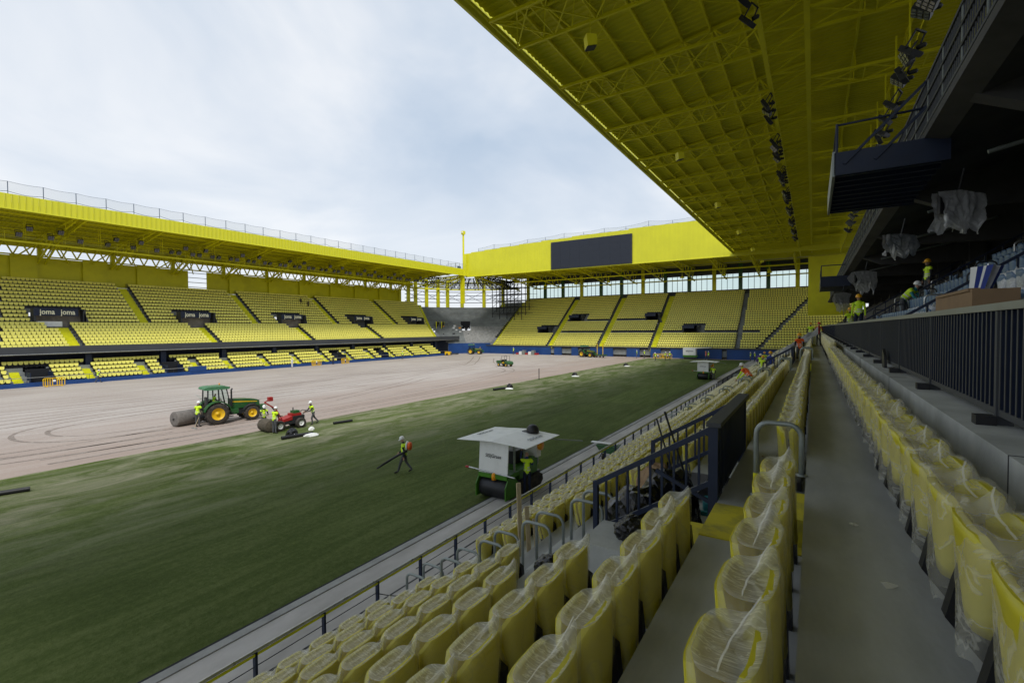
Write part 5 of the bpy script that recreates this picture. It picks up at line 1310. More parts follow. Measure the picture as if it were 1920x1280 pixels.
def tractor(loc, rz, label, s=1.0, cab=True):
    T = empty('tractor', loc, rz); T.scale = (s, s, s); tag(T, label, 'tractor')
    for y in (-0.85, 0.85): wheel(T, (0, y, 0.78), 0.78, 0.50, lugs=18, rr=0.56)
    for y in (-0.80, 0.80): wheel(T, (2.35, y, 0.56), 0.56, 0.38, lugs=16, rr=0.56)
    b = MB()
    b.box((-0.5, -0.28, 0.5), (2.9, 0.28, 0.95), 'dark_steel'); b.box((-0.25, -0.9, 0.72), (0.25, 0.9, 0.86), 'dark_steel'); b.box((2.22, -0.75, 0.48), (2.48, 0.75, 0.64), 'dark_steel')
    obj('chassis', b.mesh('chassis'), T)
    h = MB(); prof = [(1.05, 0.95), (2.95, 0.92), (3.08, 1.05), (3.08, 1.30), (2.95, 1.46), (2.2, 1.60), (1.05, 1.68)]
    h.prism(prof, -0.33, 0.33, 'green_paint', 'XZ'); hd = obj('bonnet', h.mesh('bonnet'), T)
    obj('stripe', MB().prism([(1.1, 1.44), (2.9, 1.30), (2.9, 1.35), (1.1, 1.52)], -0.336, 0.336, 'rim_yellow', 'XZ').mesh('stripe'), hd)
    obj('grille', MB().box((3.06, -0.25, 0.98), (3.10, 0.25, 1.30), 'dark_steel').mesh('grille'), hd)
    obj('side_vent', MB().box((2.2, -0.34, 1.0), (2.8, 0.34, 1.22), 'dark_steel').mesh('side_vent'), hd)
    for y in (-0.2, 0.2): obj('headlight', MB().box((3.04, y - 0.1, 1.30), (3.09, y + 0.1, 1.40), 'lamp_face').mesh('headlight'), hd)
    for y0, y1 in ((0.58, 1.12), (-1.12, -0.58)):
        f = MB(); fender(f, 0, 0.78, 0.90, y0, y1, 10, 165, 'green_paint'); obj('rear_fender', f.mesh('rear_fender'), T)
    for y0, y1 in ((0.62, 1.0), (-1.0, -0.62)):
        f2 = MB(); fender(f2, 2.35, 0.56, 0.67, y0, y1, 25, 155, 'dark_steel'); obj('front_fender', f2.mesh('front_fender'), T)
    if cab:
        for x, y, x2 in ((0.95, -0.62, 0.70), (0.95, 0.62, 0.70), (-0.55, -0.62, -0.5), (-0.55, 0.62, -0.5), (0.18, -0.70, 0.15), (0.18, 0.70, 0.15)):
            obj('cab_pillar', MB().beam((x, y, 1.2), (x2, y * 0.93, 2.55), 0.07, 0.07, 'dark_steel').mesh('cab_pillar'), T)
        for y in (-0.6, 0.6):
            g = MB(); g.quad([(0.9, y, 1.0), (0.2, y * 1.13, 1.0), (0.17, y * 1.08, 2.5), (0.68, y * 0.95, 2.5)], 'window_glass'); obj('door_glass', g.mesh('door_glass'), T)
            g = MB(); g.quad([(0.16, y * 1.1, 1.55), (-0.52, y, 1.55), (-0.48, y * 0.95, 2.5), (0.15, y * 1.06, 2.5)], 'window_glass'); obj('side_glass', g.mesh('side_glass'), T)
        g = MB(); g.quad([(0.95, -0.58, 1.5), (0.95, 0.58, 1.5), (0.70, 0.55, 2.5), (0.70, -0.55, 2.5)], 'window_glass'); obj('windscreen', g.mesh('windscreen'), T)
        g = MB(); g.quad([(-0.55, -0.58, 1.6), (-0.55, 0.58, 1.6), (-1.05, 0.52, 2.2), (-1.05, -0.52, 2.2)], 'window_glass'); obj('rear_window', g.mesh('rear_window'), T)
        obj('cab_floor', MB().box((-0.5, -0.55, 0.9), (1.0, 0.55, 1.02), 'dark_steel').box((-0.5, -0.3, 1.02), (0.0, 0.3, 1.35), 'black_plastic').box((-0.52, -0.28, 1.35), (-0.4, 0.28, 1.95), 'black_plastic').mesh('cab_floor'), T)
        obj('steering_wheel', MB().path([(0.45 + 0.02 * math.sin(a), 0.19 * math.cos(a), 1.62 + 0.17 * math.sin(a)) for a in np.linspace(0, 2 * math.pi, 13)[:-1]], 0.018, 'black_plastic', 5, True).tube((0.46, 0, 1.62), (0.75, 0, 1.4), 0.025, 'black_plastic').mesh('steering_wheel'), T)
        ro = MB().prism([(-0.78, 2.56), (-0.70, 2.50), (0.82, 2.50), (0.92, 2.56), (0.86, 2.66), (0.5, 2.74), (-0.5, 2.74), (-0.72, 2.68)], -0.70, 0.70, 'green_roof', 'XZ'); rf = obj('cab_roof', ro.mesh('cab_roof'), T)
        obj('beacon', MB().lathe([(0.05, 0), (0.05, 0.12), (0.02, 0.15)], 'orange_lamp', (0.55, 0.5, 2.72), n=8).mesh('beacon'), rf)
        obj('work_lamp', MB().box((0.86, -0.6, 2.55), (0.94, -0.45, 2.65), 'lamp_face').box((0.86, 0.45, 2.55), (0.94, 0.6, 2.65), 'lamp_face').mesh('work_lamp'), rf)
    obj('exhaust', MB().tube((1.05, -0.5, 1.2), (1.05, -0.5, 2.1), 0.06, 'dark_steel', 8).path([(1.05, -0.5, 2.1), (1.05, -0.5, 2.4), (1.12, -0.5, 2.5)], 0.06, 'dark_steel', 8).mesh('exhaust'), T)
    for y in (-0.62, 0.62): obj('cab_step', MB().box((0.75, y - 0.12 * (y < 0) , 0.45), (1.1, y + 0.12 * (y > 0), 0.50), 'dark_steel').box((0.75, y - 0.12 * (y < 0), 0.70), (1.1, y + 0.12 * (y > 0), 0.75), 'dark_steel').mesh('cab_step'), T)
    obj('fuel_tank', MB().box((1.0, -0.6, 0.62), (1.5, -0.3, 0.95), 'green_paint').mesh('fuel_tank'), T)
    obj('front_weights', MB().box((3.1, -0.32, 0.62), (3.55, 0.32, 1.0), 'green_paint').mesh('front_weights'), T)
    obj('rear_hitch', MB().beam((-0.5, 0.3, 0.6), (-1.25, 0.3, 0.5), 0.07, 0.1, 'dark_steel').beam((-0.5, -0.3, 0.6), (-1.25, -0.3, 0.5), 0.07, 0.1, 'dark_steel').mesh('rear_hitch'), T)
    return T
tractor((-37.5, 18.1, 0), R(80), 'large green tractor with yellow rims working on the sand beside the turf')
dr = person('hands', (-37.45, 18.1, 0.72), R(80), 'driver in lime vest sitting inside the large tractor cab', hel=None, s=0.85)
tractor((-79.2, 105.0, 0), R(20), 'dark green tractor parked against the blue corner wall')
tractor((-46.6, 106.5, 0), R(-12), 'green tractor with yellow rims parked at the goal stand, implement behind')
tr = empty('turf_roll', (-39.0, 16.4, 0)); tag(tr, 'big grey-brown roll of turf carried behind the large tractor', 'turf roll')
M_ = Matrix.Translation((-38.5, 16.75, 0.56)) @ Matrix.Rotation(R(8), 4, 'Z')
put(MB().lathe([(0.05, -0.9), (0.34, -0.9), (0.5, -0.89), (0.53, -0.86), (0.53, 0.86), (0.5, 0.88), (0.05, 0.88)], 'turf_roll', axis='Y', n=24, M=M_).build('roll'), tr)
put(MB().tube(M_ @ Vector((0, -0.98, 0)), M_ @ Vector((0, 1.0, 0)), 0.06, 'dark_steel', 8).build('core'), tr)

# red turf-laying machine with a roll on it
rm = empty('turf_layer', (-31.0, 18.9, 0), R(84)); tag(rm, 'red turf-laying machine with raised jib holding a big roll at the turf edge', 'machine')
for x, y in ((0.0, -0.62), (0.0, 0.62), (1.5, -0.55), (1.5, 0.55)): wheel(rm, (x, y, 0.36), 0.36, 0.30, 'white_paint', lugs=0, rr=0.5)
obj('chassis', MB().box((-0.2, -0.42, 0.35), (1.9, 0.42, 0.55), 'dark_steel').box((0.9, -0.35, 0.55), (1.9, 0.35, 0.85), 'dark_steel').mesh('chassis'), rm)
obj('engine_cover', MB().prism([(0.35, 0.55), (1.0, 0.62), (1.0, 0.88), (0.4, 0.72)], -0.4, 0.4, 'red_paint', 'XZ').box((1.0, -0.3, 0.85), (1.7, 0.3, 1.02), 'red_paint').mesh('engine_cover'), rm)
obj('engine', MB().box((1.15, -0.25, 1.02), (1.6, 0.2, 1.2), 'green_paint').tube((1.3, 0.1, 1.2), (1.3, 0.1, 1.4), 0.04, 'dark_steel').mesh('engine'), rm)
obj('handlebar', MB().path([(1.8, -0.3, 0.9), (2.1, -0.3, 1.1), (2.1, 0.3, 1.1), (1.8, 0.3, 0.9)], 0.025, 'dark_steel').mesh('handlebar'), rm)
obj('jib', MB().beam((0.35, -0.2, 0.75), (0.0, -0.1, 1.5), 0.07, 0.07, 'red_paint').beam((0.35, 0.2, 0.75), (0.0, 0.1, 1.5), 0.07, 0.07, 'red_paint').beam((0.0, 0, 1.5), (-0.7, 0, 2.0), 0.08, 0.08, 'red_paint').beam((-0.7, 0, 2.0), (-0.4, 0, 2.12), 0.06, 0.06, 'red_paint').beam((0.2, 0, 1.05), (-0.3, 0, 1.72), 0.05, 0.05, 'dark_steel').mesh('jib'), rm)
obj('jib_head', MB().box((-0.45, -0.14, 2.05), (-0.18, 0.14, 2.32), 'red_paint').mesh('jib_head'), rm)
obj('turf_roll', MB().lathe([(0.04, -0.62), (0.4, -0.61), (0.42, -0.58), (0.42, 0.58), (0.4, 0.61), (0.04, 0.62)], 'turf_dark', (-0.52, 0, 0.43), 'Y', 22).mesh('turf_roll'), rm)

# canopy stitching machines
def canopy_machine(loc, rz, label, s=1.0, writing=True, full=True):
    T = empty('stitching_machine', loc, rz); T.scale = (s, s, s); tag(T, label, 'machine')
    obj('drum', MB().lathe([(0.05, -0.66), (0.38, -0.65), (0.42, -0.6), (0.42, 0.6), (0.38, 0.65), (0.05, 0.66)], 'black_plastic', (0.15, 0, 0.42), 'Y', 22).mesh('drum'), T)
    obj('drum_guard', MB().prism([(-0.35, 0.1), (0.55, 0.1), (0.6, 0.6), (0.3, 0.95), (-0.1, 0.95), (-0.35, 0.6)], -0.72, -0.68, 'lime_paint', 'XZ').prism([(-0.35, 0.1), (0.55, 0.1), (0.6, 0.6), (0.3, 0.95), (-0.1, 0.95), (-0.35, 0.6)], 0.68, 0.72, 'lime_paint', 'XZ').mesh('drum_guard'), T)
    obj('chassis', MB().box((-0.2, -0.68, 0.86), (0.75, 0.68, 1.02), 'lime_paint').box((0.55, -0.62, 0.35), (2.6, 0.62, 0.62), 'dark_steel').box((0.9, -0.6, 0.62), (2.4, 0.6, 1.0), 'lime_paint').mesh('chassis'), T)
    for y in (-0.62, 0.62):
        tk = MB(); pts = [(0.95, 0.02), (2.4, 0.02), (2.65, 0.2), (2.6, 0.45), (2.35, 0.56), (1.0, 0.56), (0.75, 0.4), (0.75, 0.15)]; tk.prism(pts, y - 0.12, y + 0.12, 'tyre', 'XZ'); obj('crawler_track', tk.mesh('crawler_track'), T)
    obj('engine_box', MB().box((1.5, 0.0, 1.0), (2.4, 0.6, 1.55), 'dark_steel').box((1.9, -0.6, 1.0), (2.45, -0.1, 1.3), 'lime_paint').mesh('engine_box'), T)
    obj('switch_cabinet', MB().box((2.15, -0.72, 1.25), (2.5, -0.15, 1.95), 'white_paint').mesh('switch_cabinet'), T)
    obj('hose_reel', MB().lathe([(0.04, 0), (0.2, 0.02), (0.2, 0.14), (0.04, 0.16)], 'orange_lamp', (2.3, -0.9, 1.75), 'Y', 12).mesh('hose_reel'), T)
    for x, y in ((0.5, -0.6), (0.5, 0.6), (2.4, -0.6), (2.4, 0.6), (1.3, -0.6)): obj('canopy_post', MB().beam((x, y, 0.9), (x, y, 2.26), 0.07, 0.07, 'galv').mesh('canopy_post'), T)
    cv = MB(); nx, ny = 6, 8; vs_ = []
    for z in (0, 0.014):
        for i in range(nx + 1):
            for j in range(ny + 1):
                x, y = -0.35 + 2.8 * i / nx, -1.65 + 3.3 * j / ny
                vs_.append((x, y, 2.26 + z + 0.10 * (1 - abs(2 * j / ny - 1)) + 0.012 * noise.noise((x * 2, y * 2, 0))))
    fs = []; o1 = (nx + 1) * (ny + 1)
    for i in range(nx):
        for j in range(ny): q = i * (ny + 1) + j; fs += [(q, q + 1, q + ny + 2, q + ny + 1), (o1 + q, o1 + q + ny + 1, o1 + q + ny + 2, o1 + q + 1)]
    edge = [j for j in range(ny + 1)] + [i * (ny + 1) + ny for i in range(1, nx + 1)] + [nx * (ny + 1) + j for j in range(ny - 1, -1, -1)] + [i * (ny + 1) for i in range(nx - 1, 0, -1)]
    for a, b in zip(edge, edge[1:] + edge[:1]): fs.append((a, b, o1 + b, o1 + a))
    cv.add(vs_, fs, 'white_sheet'); cn = obj('canopy', cv.mesh('canopy'), T)
    sh_ = MB(); sh_.prism([(-0.12, 1.02), (-0.02, 2.3), (0.02, 2.3), (-0.08, 1.02)], -0.66, 0.72, 'white_sheet', 'XZ'); so_ = obj('front_sheet', sh_.mesh('front_sheet'), T)
    obj('sheet_bar', MB().tube((-0.12, -1.0, 1.0), (-0.12, 1.25, 1.12), 0.035, 'steel', 6).mesh('sheet_bar'), T)
    obj('tail_lamp', MB().lathe([(0.02, 0), (0.05, 0.03), (0.05, 0.16), (0.02, 0.2)], 'red_paint', (-0.12, 1.2, 1.12), 'Y', 8).mesh('tail_lamp'), T)
    obj('beacon', MB().lathe([(0.1, 0), (0.1, 0.2), (0.04, 0.27)], 'orange_lamp', (-0.16, -0.05, 0.80), n=10).mesh('beacon'), T)
    obj('side_arm', MB().tube((1.9, -1.5, 2.2), (3.4, -2.3, 1.9), 0.025, 'galv', 6).mesh('side_arm'), T)
    if writing:
        t = obj('lettering', text_mesh('SIS|Grass', 0.2, 'text_dark', 0.004), T); t.rotation_euler = (R(85), 0, R(-90)); t.location = (-0.105, 0.02, 1.72)
        t = obj('lettering', text_mesh('SIS|Grass', 0.28, 'text_grey', 0.004), T); t.rotation_euler = (0, R(3.5), R(0)); t.rotation_euler = (R(3.5), 0, 0); t.location = (1.25, -1.15, 2.335)
        t = obj('lettering', text_mesh('SIS|Grass', 0.28, 'text_grey', 0.004), T); t.rotation_euler = (R(-3.5), 0, R(0)); t.location = (1.1, 1.25, 2.328)
    return T
canopy_machine((-10.75, 15.75, 0.02), R(90), 'green tracked machine with wide white canopy rolling the turf edge')
canopy_machine((-12.2, 66.5, 0.02), R(90), 'white-canopied machine near the goal end of the turf, two workers beside it')
cap = MB().lathe([(0.27, 0), (0.28, 0.05), (0.25, 0.2), (0.16, 0.3), (0.03, 0.34)], 'black_plastic', n=16).box((-0.45, -0.15, 0.0), (-0.2, 0.15, 0.03), 'black_plastic').build('black_dome', None, (-10.15, 17.75, 2.38)); tag(cap, 'black dome lying on the white canopy of the tracked machine', 'cap')
wt = empty('trailer', (-22.3, 108.3, 0)); tag(wt, 'white boxed machine with lime base parked before the goal stand', 'trailer')
put(MB().box((-24.0, 108, 0.9), (-21.4, 109.6, 2.5), 'white_sheet').build('box_body'), wt); put(MB().box((-24.0, 107.95, 0.5), (-21.2, 109.6, 0.9), 'lime_paint').box((-23.8, 107.9, 0.1), (-21.4, 109.5, 0.5), 'black_plastic').build('chassis'), wt)
put(MB().prism([(-21.4, 2.35), (-18.4, 2.55), (-18.4, 2.62), (-21.4, 2.5)], 107.9, 109.6, 'white_sheet', 'XZ').build('awning'), wt)
t = obj('lettering', text_mesh('SIS|Grass', 0.42, 'text_dark', 0.01)); t.rotation_euler = (R(90), 0, 0); t.location = (-22.6, 107.97, 1.8); put(t, wt)

# utility truck on the sand
ut = empty('utility_truck', (-48.6, 73.5, 0), R(-14)); tag(ut, 'small green open utility truck with roll bar alone on the sand', 'utility truck')
for x, y in ((0, -0.62), (0, 0.62), (1.95, -0.6), (1.95, 0.6)): wheel(ut, (x, y, 0.32), 0.32, 0.26, lugs=0, rr=0.5)
obj('cargo_bed', MB().box((-0.55, -0.72, 0.55), (0.75, 0.72, 0.68), 'green_paint').box((-0.55, -0.72, 0.68), (-0.5, 0.72, 1.05), 'green_paint').box((-0.55, -0.72, 0.68), (0.75, -0.67, 1.05), 'green_paint').box((-0.55, 0.67, 0.68), (0.75, 0.72, 1.05), 'green_paint').mesh('cargo_bed'), ut)
obj('bonnet', MB().prism([(1.5, 0.45), (2.5, 0.4), (2.55, 0.7), (2.3, 0.92), (1.55, 1.02)], -0.66, 0.66, 'green_paint', 'XZ').mesh('bonnet'), ut)
obj('floor', MB().box((0.7, -0.68, 0.38), (1.6, 0.68, 0.48), 'dark_steel').mesh('floor'), ut)
for y in (-0.33, 0.33): obj('seat', MB().box((0.78, y - 0.26, 0.6), (1.2, y + 0.26, 0.78), 'rim_yellow').box((0.72, y - 0.26, 0.75), (0.82, y + 0.26, 1.25), 'black_plastic').mesh('seat'), ut)
for x in (0.76, 1.55): obj('roll_bar', MB().path([(x, -0.66, 0.6), (x, -0.62, 1.9), (x, 0.62, 1.9), (x, 0.66, 0.6)], 0.035, 'black_plastic').mesh('roll_bar'), ut)
obj('steering_wheel', MB().path([(1.38, -0.33 + 0.16 * math.cos(a), 1.08 + 0.16 * math.sin(a)) for a in np.linspace(0, 2 * math.pi, 11)[:-1]], 0.02, 'black_plastic', 5, True).mesh('steering_wheel'), ut)
# implement behind the far tractor
im = empty('rear_implement', (-41.4, 106, 0)); tag(im, 'green frame implement with two yellow uprights behind the far parked tractor', 'implement')
put(MB().box((-43.2, 105.3, 0.4), (-40.8, 106.6, 0.7), 'green_paint').build('frame'), im)
for x in (-43.0, -41.6): put(MB().box((x - 0.06, 105.9, 0.6), (x + 0.06, 106.05, 3.2), 'rim_yellow').build('upright'), im)
for x in (-42.8, -42.0, -41.2): put(MB().lathe([(0.1, -0.1), (0.35, -0.08), (0.35, 0.08), (0.1, 0.1)], 'tyre', (x, 105.2, 0.35), 'X', 12).build('disc'), im)
gr = empty('stacked_goods', (-65, 109.5, 0)); tag(gr, 'low stack of red and white goods along the blue wall of the goal stand', 'goods')
for i in range(7): put(MB().box((-67.5 + 0.95 * i, 109.2, 0), (-66.7 + 0.95 * i, 110.2, 0.45 + 0.35 * (i % 3)), ('red_paint', 'white_paint', 'galv')[i % 3]).build('carton'), gr)
yb = MB().box((-0.9, -0.5, 0.15), (0.6, 0.5, 1.0), 'rim_yellow').box((0.6, -0.4, 0.3), (2.6, 0.4, 0.6), 'dark_steel').lathe([(0.3, -0.55), (0.3, 0.55)], 'tyre', (-0.3, 0, 0.3), 'Y', 12).build('compressor', None, (-81.0, 97.5, 0), R(20)); tag(yb, 'yellow wheeled compressor with dark drawbar by the corner', 'compressor')
pc = MB().box((-0.6, -0.5, 0), (0.6, 0.5, 1.1), 'purple').box((-0.5, -0.52, 0.2), (0.5, 0.52, 0.9), 'purple').build('crate', None, (-8.9, 106, 0.1)); tag(pc, 'purple crate standing at the end of the near track', 'crate')

# yellow plastic barriers
def barrier(loc, rz, label):
    B_ = empty('barrier', loc, rz); tag(B_, label, 'barrier')
    obj('frame', MB().path([(-1.0, 0, 0.15), (-1.0, 0, 0.95), (-0.9, 0, 1.05), (0.9, 0, 1.05), (1.0, 0, 0.95), (1.0, 0, 0.15), (0.9, 0, 0.12), (-0.9, 0, 0.12)], 0.05, 'rim_yellow', 6, True).mesh('frame'), B_)
    for i in range(8):
        if i != 4: obj('bar', MB().box((-0.86 + 0.22 * i, -0.025, 0.12), (-0.77 + 0.22 * i, 0.025, 1.02), 'rim_yellow').mesh('bar'), B_)
    obj('plate', MB().box((-0.12, -0.03, 0.6), (0.15, 0.03, 0.85), 'white_paint').mesh('plate'), B_)
    for x in (-0.7, 0.7): obj('foot', MB().box((x - 0.06, -0.28, 0), (x + 0.06, 0.28, 0.1), 'rim_yellow').mesh('foot'), B_)
barrier((-80.4, 20.1, 0), R(88), 'yellow plastic barrier by the dark exit of the long stand')
barrier((-80.8, 57.8, 0), R(88), 'yellow plastic barrier between the white-clad person and the dark-clad person')
barrier((-80.8, 64.5, 0), R(95), 'yellow plastic barrier just past the dark-clad person')
barrier((-29.4, 107.9, 0), R(2), 'yellow plastic barrier behind the turf workers at the goal stand')
barrier((-27.3, 107.9, 0), R(-3), 'second yellow plastic barrier joined to the one behind the turf workers')

# ------------------------------------------------------------------ litter on the turf, bags, tools
def lump(name, loc, r, m, seed, squash=0.6, lab='', cat='bag'):
    bm = bmesh.new(); bmesh.ops.create_icosphere(bm, subdivisions=4, radius=1.0)
    for v in bm.verts:
        n = v.co.normalized(); d = 1 + 0.22 * noise.noise(n * 1.7 + Vector((seed, 0, 0))) + 0.16 * abs(noise.noise(n * 4 + Vector((0, seed, 0)))) + 0.07 * noise.noise(n * 11 + Vector((seed, 2, 0)))
        v.co = n * d; v.co.z *= squash
        if v.co.z < -0.35 * squash: v.co.z = -0.35 * squash
    me = bpy.data.meshes.new(name); bm.to_mesh(me); bm.free(); me.materials.append(MATS[m])
    o = obj(name, me, None, (loc[0], loc[1], loc[2] + 0.35 * squash * r), seed, (r, r * 0.85, r)); tag(o, lab, cat); return o
lump('bin_bag', (-1.72, 5.34, ZK(2) + 0.01), 0.22, 'black_bag', 1.0, 0.75, 'shiny black bin bag lying on the step below the gangway railing')
lump('bin_bag', (-2.0, 6.35, 3.92), 0.48, 'black_bag', 2.0, 1.15, 'large black bin bag heaped inside the sunken gangway')
lump('bin_bag', (-1.7, 6.9, 3.92), 0.45, 'black_bag', 3.0, 1.35, 'tall black bin bag behind the heap inside the gangway')
put(MB().box((EK(3), VOM[0], 2.4), (EK(1), VOM[1], 3.92), 'concrete').build('gangway_step'), NSD)
lump('bin_bag', (-3.0, 5.75, ZK(4)), 0.24, 'black_bag', 4.0, 0.9, 'black bin bag wedged at the end of a seat row by the hooped handrails')
lump('cardboard_pile', (-2.05, 7.4, 3.95), 0.36, 'cardboard', 5.0, 1.5, 'crushed brown cardboard on the bags in the gangway', 'cardboard')
for i, (x, y, t) in enumerate(((-1.5, 7.75, 5.5), (-1.75, 7.9, 5.3))): tag(MB().tube((x, y, 3.93), (x - 0.45, y - 0.2 + 0.3 * i, t), 0.016, 'dark_steel', 6).box((x - 0.15, y - 0.03, 3.92), (x + 0.15, y + 0.03, 3.98), 'teal').build('broom', None), 'dark-handled broom leaning in the gangway, %s' % ('taller one' if i == 0 else 'shorter one'), 'broom')
for i, (x, t, w) in enumerate(((-1.35, 4.75, 0.05), (-1.15, 4.6, 0.05))): tag(MB().tube((x, 8.0, 3.92), (x, 8.0, t + 0.35), 0.03, 'steel' if i else 'teal', 6).lathe([(0.12, 0), (0.12, 0.2)], 'teal', (x, 8.0, 3.92), n=8).build('support_prop', None), 'upright %s prop inside the gangway' % ('steel' if i else 'teal'), 'prop')
for i in range(3): tag(MB().beam((-4.45 + 0.12 * i, 7.35 + 0.1 * i, ZK(6)), (-4.55 + 0.1 * i, 7.42 + 0.12 * i, ZK(6) + (1.55, 1.1, 0.85)[i]), 0.08, 0.035, 'wood').build('plank', None), '%s pale wooden plank standing on the bare steps by the handrails' % ('tallest', 'middle', 'shortest')[i], 'plank')
def tube_on_grass(a, b, r, lab): 
    tag(MB().tube((*a, r + 0.02), (*b, r + 0.02), r, 'black_plastic', 10).tube((*a, r + 0.02), ((a[0] * 0.98 + b[0] * 0.02), (a[1] * 0.98 + b[1] * 0.02), r + 0.02), r * 1.03, 'dark_steel', 10).build('plastic_pipe'), lab, 'pipe')
tube_on_grass((-27.9, 17.4), (-27.5, 19.3), 0.11, 'black plastic pipe on the turf under the dark bag by the red machine')
tube_on_grass((-29.2, 22.2), (-28.9, 23.6), 0.09, 'short black plastic pipe lying alone on the turf past the red machine')
tube_on_grass((-28.7, 4.9), (-28.3, 6.2), 0.10, 'black plastic pipe on the turf beside the bare sand, far from the machines')
tube_on_grass((-29.8, 43.5), (-29.5, 45.4), 0.12, 'black plastic pipe next to the folded bag halfway up the turf edge')
lump('plastic_bag', (-28.2, 18.3, 0.02), 0.42, 'black_bag', 6.0, 0.9, 'black plastic bag lying on the pipe near the red machine')
lump('plastic_sheet', (-27.4, 19.1, 0.02), 0.45, 'white_sheet', 7.0, 0.25, 'white plastic sheet beside the black bag on the turf', 'sheet')
lump('plastic_sheet', (-28.9, 20.2, 0.02), 0.2, 'white_sheet', 8.0, 0.8, 'small crumpled white sheet behind the red machine', 'sheet')
for i, (x, y, w) in enumerate(((-29.6, 46.5, 'halfway up the turf edge'), (-29.0, 63.0, 'beside the upright stake'), (-28.6, 84.0, 'at the far turf edge'))):
    lump('plastic_bag', (x, y, 0.02), 0.4, 'black_bag', 11.0 + i, 0.9, 'dark bag left on the turf ' + w); lump('plastic_sheet', (x + 0.5, y - 0.9, 0.02), 0.5, 'white_sheet', 15.0 + i, 0.2, 'white sheet lying on the turf ' + w, 'sheet')
tag(MB().tube((-31.0, 56.0, 0), (-31.0, 56.0, 1.5), 0.06, 'dark_steel', 6).build('stake'), 'dark upright stake at the border of turf and sand', 'stake')
# barrow with a plank on the track
wb = empty('wheelbarrow', (-9.0, 23.6, 0.05)); tag(wb, 'green wheelbarrow with a white board across it on the paved track', 'wheelbarrow')
put(MB().prism([(-9.55, 0.75), (-9.3, 0.38), (-8.7, 0.38), (-8.4, 0.75)], 23.3, 24.0, 'green_paint', 'XZ').build('tray'), wb); put(MB().box((-9.9, 23.5, 0.80), (-8.5, 23.75, 0.84), 'white_paint').build('board'), wb)
for x in (-9.4, -8.6):
    for y in (23.35, 23.95): put(MB().beam((x, y, 0.05), (x * 0.5 - 4.5, y, 0.4), 0.04, 0.04, 'dark_steel').build('leg'), wb)
put(MB().lathe([(0.05, -0.04), (0.17, -0.03), (0.17, 0.03), (0.05, 0.04)], 'tyre', (-9.1, 23.2, 0.22), 'X', 12).build('wheel'), wb)
tag(MB().box((-8.6, 27.0, 0.05), (-7.6, 31.0, 0.075), 'white_sheet').build('ground_sheet'), 'white sheet spread on the paved track beyond the wheelbarrow', 'sheet')
tag(MB().prism([(-9.0, 0.06), (-8.7, 0.06), (-8.75, 0.16), (-8.95, 0.2)], 26.0, 26.6, 'purple', 'XZ').build('cloth'), 'small purple cloth on the paved track by the white sheet', 'cloth')

# ------------------------------------------------------------------ things behind the fence and under the tier
cb = MB().box((0, 0, 0), (0.45, 2.2, 1.22), 'cardboard').box((-0.02, 0.1, 1.2), (0.10, 2.1, 1.24), 'cardboard').build('cardboard_box', None, (1.75, 8.5, 6.06)); tag(cb, 'long brown cardboard box behind the slatted fence', 'box')
pr = empty('parasol', (2.35, 11.6, 6.45)); tag(pr, 'closed blue and white striped parasol leaning among the white seats', 'parasol')
vs_ = []; N = 16; mbp = MB()
for j, (t, r_) in enumerate(((0, 0.03), (0.25, 0.10), (0.7, 0.20), (1.0, 0.27))):
    for i in range(N):
        a = 2 * math.pi * i / N; rr_ = r_ * (1 + 0.35 * math.cos(a * 8 / 2))
        vs_.append((2.35 + 0.25 * t + rr_ * math.cos(a) * 0.6, 11.6 + rr_ * math.sin(a) + 0.1 * t, 6.75 + 1.1 * t))
for j in range(3):
    for i in range(N): mbp.add([vs_[j * N + i], vs_[j * N + (i + 1) % N], vs_[(j + 1) * N + (i + 1) % N], vs_[(j + 1) * N + i]], [(0, 1, 2, 3)], 'blue_cloth' if i % 2 else 'white_cloth')
put(mbp.build('canopy'), pr); put(MB().tube((2.35, 11.6, 6.45), (2.62, 11.7, 7.9), 0.02, 'steel', 6).build('pole'), pr)
def drape(loc, w, h, seed, lab, cat='monitor', dark=True):
    D_ = empty('wrapped_monitor', loc); tag(D_, lab, cat)
    if dark: obj('screen', MB().box((-0.04, -w * 0.42, -h * 0.62), (0.04, w * 0.42, -0.05), 'black_plastic').mesh('screen'), D_)
    obj('bracket', MB().tube((0, 0, -0.1), (0.15, 0, 0.5), 0.03, 'dark_steel', 6).mesh('bracket'), D_)
    for sg in (-1, 1):
        mb = MB(); n = 26; vs_ = []
        for j in range(n + 1):
            for i in range(n + 1):
                a, b = i / n, j / n; q = noise.noise((a * 2.2 + seed, b * 1.6, sg)); q2 = noise.noise((a * 7 + seed, b * 2 + seed, sg * 2)); q3 = noise.noise((a * 14, b * 9 + seed, sg))
                vs_.append((sg * (0.08 + 0.22 * b * abs(q) + 0.10 * abs(q2) * (0.3 + b) + 0.04 * q3), (a - 0.5) * w * (1 + 0.5 * q - 0.35 * b * b * (1 + q2)), -b * h * (1 + 0.55 * noise.noise((a * 3.3 + seed, 3, sg))) - 0.15 * h * abs(a - 0.5)))
        mb.add(vs_, [(j * (n + 1) + i, j * (n + 1) + i + 1, (j + 1) * (n + 1) + i + 1, (j + 1) * (n + 1) + i) for j in range(n) for i in range(n)], 'film_tarp', True)
        obj('plastic_wrap', mb.mesh('plastic_wrap'), D_)
    return D_
drape((3.0, 16.0, 10.15), 1.3, 0.95, 1, 'monitor wrapped in torn white plastic hanging beside the camera platform').rotation_euler = (0, 0, R(-50))
drape((2.5, 21.0, 9.95), 1.4, 0.7, 4, 'plastic-wrapped monitor hanging second along the soffit').rotation_euler = (0, 0, R(-45))
drape((2.4, 33.0, 9.9), 1.5, 1.1, 7, 'dark monitor in plastic hanging third along the soffit').rotation_euler = (0, 0, R(-50))
